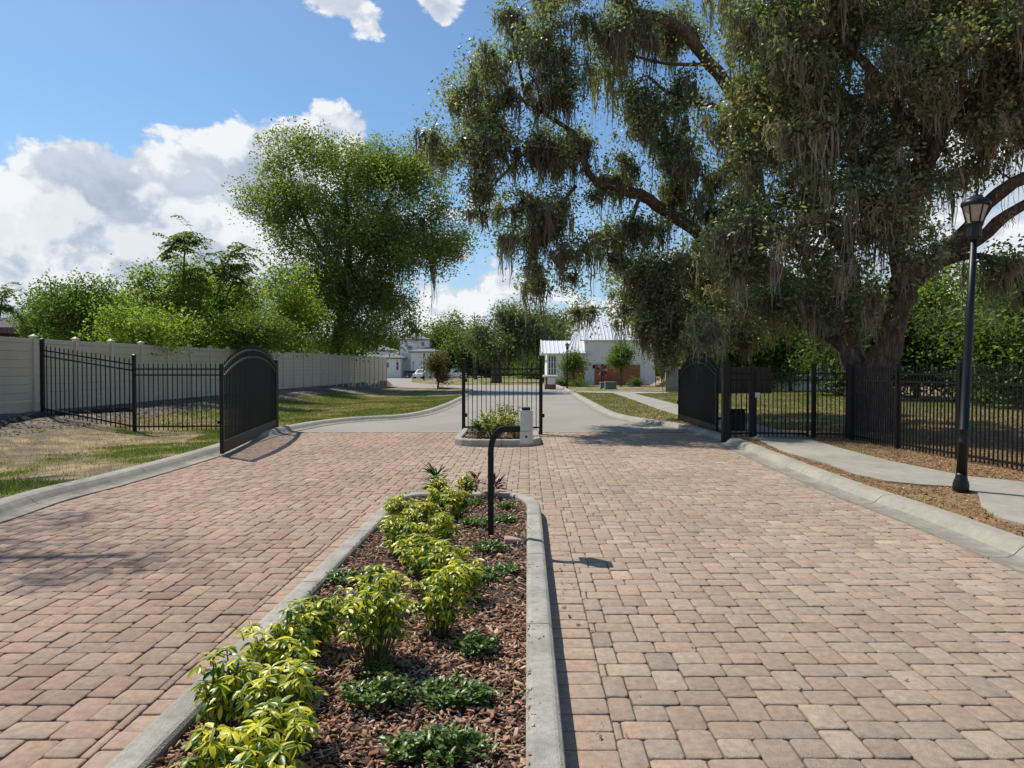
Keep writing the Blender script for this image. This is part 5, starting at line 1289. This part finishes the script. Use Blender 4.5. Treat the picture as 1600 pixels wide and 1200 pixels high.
part(MB().box(x1+.05, x1+.5, hy+.82, hy+.9, .02, 2.1, .01), 'door', M['black'], r)
part(MB().box(3.4, hx1, hy-1.2, hy+.38, -.02, .035), 'driveway', M['walk'], r)
# steps with rail at the right of the house
r = empty('entry_steps', (15.2, 70, 0), 'tan entry steps with a dark handrail right of the white house', 'steps')
for k in range(5): part(MB().box(14.0+k*.32, 17, 69+k*.001, 72, k*.17, (k+1)*.17-.002), 'step', M['step'], r)
hr = MB(); hr.bar((13.9, 69, .9), (15.6, 69, 1.8), .05, .05); hr.bar((13.95, 69, 0), (13.95, 69, .93), .05, .05); hr.bar((15.55, 69, .8), (15.55, 69, 1.8), .05, .05); part(hr, 'handrail', M['black'], r)
# guard pillar
p = at(859.5, 608, 0)
r = empty('entrance_pillar', (p.x, p.y, 0), 'brick based entrance pillar with white panel and wide cap, left of the slim lamp post', 'pillar')
x, y = p.x, p.y; s = .46
part(MB().box(x-s, x+s, y-s, y+s, 0, .34, .02), 'base', M['brick'], r); part(MB().box(x-s+.05, x+s-.05, y-s+.05, y+s-.05, .341, 1.02), 'column', M['brick'], r)
part(MB().box(x-s+.22, x+s-.06, y-s+.02, y-s+.05, .4, .98), 'white_panel', M['trim'], r); part(MB().box(x-s-.14, x+s+.14, y-s-.14, y+s+.14, 1.021, 1.16, .03), 'cap', M['trim'], r)
# utility boxes
def util(u0, u1, vt, vb, lbl):
    p = at((u0+u1)/2, vb, 0); w_ = (u1-u0)/F*p.y/2; h = (vb-vt)/F*p.y
    r = empty('utility_box', (p.x, p.y, 0), lbl, 'utility box', 'green utility boxes on the lawn'); x, y = p.x, p.y
    part(MB().box(x-w_-.1, x+w_+.1, y-.1, y+.9, -.05, .06), 'pad', M['walk'], r)
    part(MB().box(x-w_, x+w_, y, y+.75, .061, h*.80, .02), 'cabinet', M['greenbox'], r); part(MB().box(x-w_-.03, x+w_+.03, y-.04, y+.79, h*.801, h, .03), 'lid', M['greenbox'], r)
util(946, 963, 596.5, 608, 'wide green utility box on the lawn before the cedar garage door'); util(938.5, 944.5, 597, 607, 'narrow green utility box left of the wide one')
# wind spinner sculpture
p = at(940, 604, 0); x, y = p.x, p.y
r = empty('wind_spinner', (x, y, 0), 'dark metal pinwheel sculpture on a pole in front of the cedar garage door', 'garden ornament'); mb = MB(); mb.tube([(x, y, 0), (x, y, 1.55)], .05, n=6); part(mb, 'pole', M['black'], r)
for k in range(9):
    a = 6.28*k/9; c, s = math.cos(a), math.sin(a); part(MB().add([(x+.08*c, y-.08, 1.6+.08*s), (x+.5*math.cos(a+.22), y-.15, 1.6+.5*math.sin(a+.22)), (x+.62*c, y-.08, 1.6+.62*s), (x+.45*math.cos(a-.12), y-.04, 1.6+.45*math.sin(a-.12))], [(0,1,2,3)]), 'blade', M['black' if k % 3 else 'chrome'], r)
# low planting round the house
for (u, v, rr, hh, lb) in ((872, 603, 1.1, .75, 'low grassy shrubs at the foot of the white wing'), (888, 603, 1.3, .8, 'low blue green shrubs by the slim lamp post'), (905, 604, 1.0, .7, 'low shrubs left of the utility boxes'), (990, 603, .9, .55, 'dark clipped bush in front of the cedar garage door')):
    p = at(u, v, 0); x, y = p.x, p.y
    make_tree('shrub', (x, y, 0), lb, [([(x, y, -.05), (x, y, hh*.5)], .04, .02)], [((x, y, hh*.45), (rr, .7, hh*.45))], 40, 1500, .16, DRK+GRN, spread=.12, cat='shrub', group='shrubs in front of the white house', seed=int(u))
# fences and walls on the right behind the lawn
def board_fence(name, P_, h, m, lbl, bw=.14):
    r = empty(name, (P_[0][0], P_[0][1], 0), lbl, 'fence')
    for i in range(len(P_)-1):
        a = Vector((*P_[i], 0)); b = Vector((*P_[i+1], 0)); L_ = (b-a).length; d = (b-a).normalized(); n = int(L_/bw); mb = MB()
        for k in range(n):
            p = a+d*(k*bw+.004); q = a+d*((k+1)*bw-.004); hh = h+random.uniform(-.015,.015); nn = Vector((-d.y, d.x, 0))*.01
            mb.add([p-nn, q-nn, q+nn, p+nn]+[v_+Vector((0,0,hh)) for v_ in (p-nn, q-nn, q+nn, p+nn)], [(3,2,1,0),(4,5,6,7),(0,1,5,4),(1,2,6,5),(2,3,7,6),(3,0,4,7)])
        part(mb, 'board_panel', M[m], r)
    for q in P_: part(MB().box(q[0]-.07, q[0]+.07, q[1]-.09, q[1]+.05, 0, h+.08), 'post', M[m], r)
p0 = at(1041, 614.5, 0); p1 = at(1060, 613, 0)
board_fence('wood_fence', [(p0.x, p0.y), (p0.x+2.0, p0.y+.4), (p0.x+4.2, p0.y+.6)], 1.75, 'greywood', 'weathered grey board fence left of the arched right gate')
p0 = at(1120, 617, 0); p1 = at(1203, 617, 0)
board_fence('wood_fence', [(p0.x, p0.y), ((p0.x+p1.x)/2, p1.y), (p1.x, p1.y)], 1.78, 'brownwood', 'dark brown board fence across the lawn seen through the right gate')
p0 = at(1203, 611, 0); p1 = at(1330, 611, 0)
board_fence('white_fence', [(p0.x, p0.y), ((p0.x+p1.x)/2, p0.y+.5), (p1.x, p1.y+1)], 1.7, 'trim', 'white board fence beyond the lawn right of the dark brown one', .3)
r = empty('pale_house', (19, 62, 0), 'pale house wall half hidden by moss behind the dark wood fence', 'house')
part(MB().box(18.5, 29, 62, 70, 0, 3.3), 'wall', M['white'], r); mb = MB(); mb.prism([(18, 61.5, 3.31), (18, 70.5, 3.31), (18, 66, 5.2)], (11.5, 0, 0)); part(mb, 'roof', M['shingle'], r)
win(20, 21.2, 62, 1, 2.3, r, 1); win(24, 25.4, 62, 1, 2.3, r, 1)
# distant white house on the left
yb = 148.0; K8 = F/yb
X8 = lambda u: (u-800)/K8; Z8 = lambda v: 1.6+(578-v)/K8
def hip(root, x0, x1, y0, y1, z, zt, m='shingle'):
    e_ = .5; x0 -= e_; x1 += e_; y0 -= e_; y1 += e_; w_ = min(x1-x0, y1-y0)/2
    a, b, c, d = (x0,y0,z),(x1,y0,z),(x1,y1,z),(x0,y1,z)
    if x1-x0 >= y1-y0: p, q = (x0+w_, (y0+y1)/2, zt), (x1-w_, (y0+y1)/2, zt); fs = [(0,1,5,4),(1,2,5),(2,3,4,5),(3,0,4)]
    else: p, q = ((x0+x1)/2, y0+w_, zt), ((x0+x1)/2, y1-w_, zt); fs = [(0,1,4),(1,2,5,4),(2,3,5),(3,0,4,5)]
    mb = MB().add([a,b,c,d,p,q], fs); mb.add([(x0,y0,z-.2),(x1,y0,z-.2),(x1,y1,z-.2),(x0,y1,z-.2),(x0,y0,z-.002),(x1,y0,z-.002),(x1,y1,z-.002),(x0,y1,z-.002)], [(3,2,1,0),(0,1,5,4),(1,2,6,5),(2,3,7,6),(3,0,4,7)])
    return part(mb, 'roof', M[m], root)
r = empty('distant_house', (X8(650), yb, 0), 'distant two storey white house with grey hip roofs at the end of the vinyl fence', 'house')
part(MB().box(X8(642), X8(688), yb, yb+8, 0, Z8(550)), 'wall', M['white'], r); hip(r, X8(642), X8(688), yb, yb+8, Z8(549), Z8(541.5))
part(MB().box(X8(622), X8(668), yb+3, yb+12, 0, Z8(530)), 'wall', M['white'], r); hip(r, X8(622), X8(668), yb+3, yb+12, Z8(529), Z8(520))
part(MB().box(X8(596), X8(628), yb-2, yb+6, 0, Z8(560)), 'wall', M['white'], r); hip(r, X8(596), X8(630), yb-2, yb+6, Z8(559), Z8(550))
part(MB().box(X8(570), X8(612), yb+2, yb+9, 0, Z8(548)), 'wall', M['white'], r); hip(r, X8(570), X8(612), yb+2, yb+9, Z8(547), Z8(538))
win(X8(670.5), X8(678.5), yb, Z8(562), Z8(551.5), r, 1, 0, .14); win(X8(655), X8(661.5), yb+3, Z8(541), Z8(532), r, 1, 0, .14); win(X8(633), X8(641), yb+3, Z8(547), Z8(539), r, 2, 0, .12); win(X8(639), X8(641.9), yb+2.99, Z8(566), Z8(555), r, 0, 0, .12); win(X8(621), X8(626), yb-2, Z8(579), Z8(565), r, 0, 1, .12); win(X8(606), X8(611), yb-2, Z8(575), Z8(566), r, 0, 0, .12)
# dark roofed house at far left
Yh = 42; xh = lambda u: (u-800)/F*Yh
r = empty('dark_roof_house', (xh(-10), Yh, 0), 'house with a dark hip roof and brown fascia peeking over the vinyl fence', 'house')
zh = W(0, 518, Yh)[2]; part(MB().box(xh(-190), xh(70), Yh, Yh+10, 0, zh), 'wall', M['brownwood'], r); hip(r, xh(-190), xh(78), Yh, Yh+10, zh+.22, W(0, 484, Yh)[2], 'darkroof')
part(MB().box(xh(-194), xh(90), Yh-.62, Yh-.52, zh-.12, zh+.16), 'fascia', mat('brown_fascia', (.10,.05,.045), .6, .1), r)

# ================================================================ CARS
def car(x, y, rz, L_, H_, m, lbl, pickup=False):
    r = empty('parked_car', (x, y, 0), lbl, 'car', 'cars parked by the distant house', rz); w_ = .9
    a = L_/2
    if pickup: prof = [(-a,.45),(-a,1.0),(-a+.1,1.12),(-.25,1.12),(-.15,H_),(a*.35,H_),(a*.55,1.15),(a*.95,1.02),(a,.8),(a,.4)]
    else: prof = [(-a,.45),(-a,1.0),(-a+.35,H_-.08),(-a+.8,H_),(a*.25,H_),(a*.55,1.08),(a*.95,.92),(a,.7),(a,.4)]
    mb = MB(); n = len(prof)
    for s_, inn in ((-w_, 0), (-w_*.98, 0)): pass
    vs = []
    for yy_, k in ((-w_, .0), (w_, .0)):
        for px_, pz_ in prof: vs.append((px_, yy_*(1 if pz_ < 1.15 else .84), pz_))
    mb.add(vs, [tuple(range(n)), tuple(range(n, 2*n))[::-1]]+[(i, i+n, (i+1) % n+n, (i+1) % n) for i in range(n)])
    mb.build('body', m, r)
    g = MB(); t0, t1 = ((-.12, a*.36) if pickup else (-a+.5, a*.3))
    for s in (-1, 1): g.add([(t0, s*w_*.975, 1.14), (t1+.35, s*w_*.975, 1.14), (t1, s*w_*.86, H_-.07), (t0+.08, s*w_*.86, H_-.07)], [(0,1,2,3)])
    g.add([(a*.54, -w_*.85, 1.13), (a*.54, w_*.85, 1.13), (a*.27+.02, w_*.76, H_-.04), (a*.27+.02, -w_*.76, H_-.04)], [(0,1,2,3)]) if not pickup else None
    g.build('window', M['glass'], r)
    for sx in (-a*.62, a*.62):
        for s in (-1, 1):
            wh = MB(); wh.tube([(sx, s*w_-.1*s, .34), (sx, s*w_+.02*s, .34)], .34, n=18); o = wh.build('wheel', M['rubber'], r); q = MB(); q.tube([(sx, s*w_+.021*s, .34), (sx, s*w_+.035*s, .34)], .19, n=12); q.build('rim', M['chrome'], o)
    for s in (-1, 1): MB().box(a-.03, a+.02, s*.6-.15, s*.6+.15, .68, .82).build('headlight', M['frost'], r)
p = atY(660.5, 590, 128); car(p.x, p.y, -1.9, 4.5, 1.65, M['carw'], 'white sport utility car parked beside the distant lamp post')
p = atY(706, 590, 132); car(p.x, p.y, .1, 5.6, 1.8, M['carw'], 'white pickup truck parked right of the magnolia', True)
p = atY(649, 590, 138); car(p.x, p.y, 0.05, 4.7, 1.45, M['card'], 'dark blue car parked in front of the distant white house')
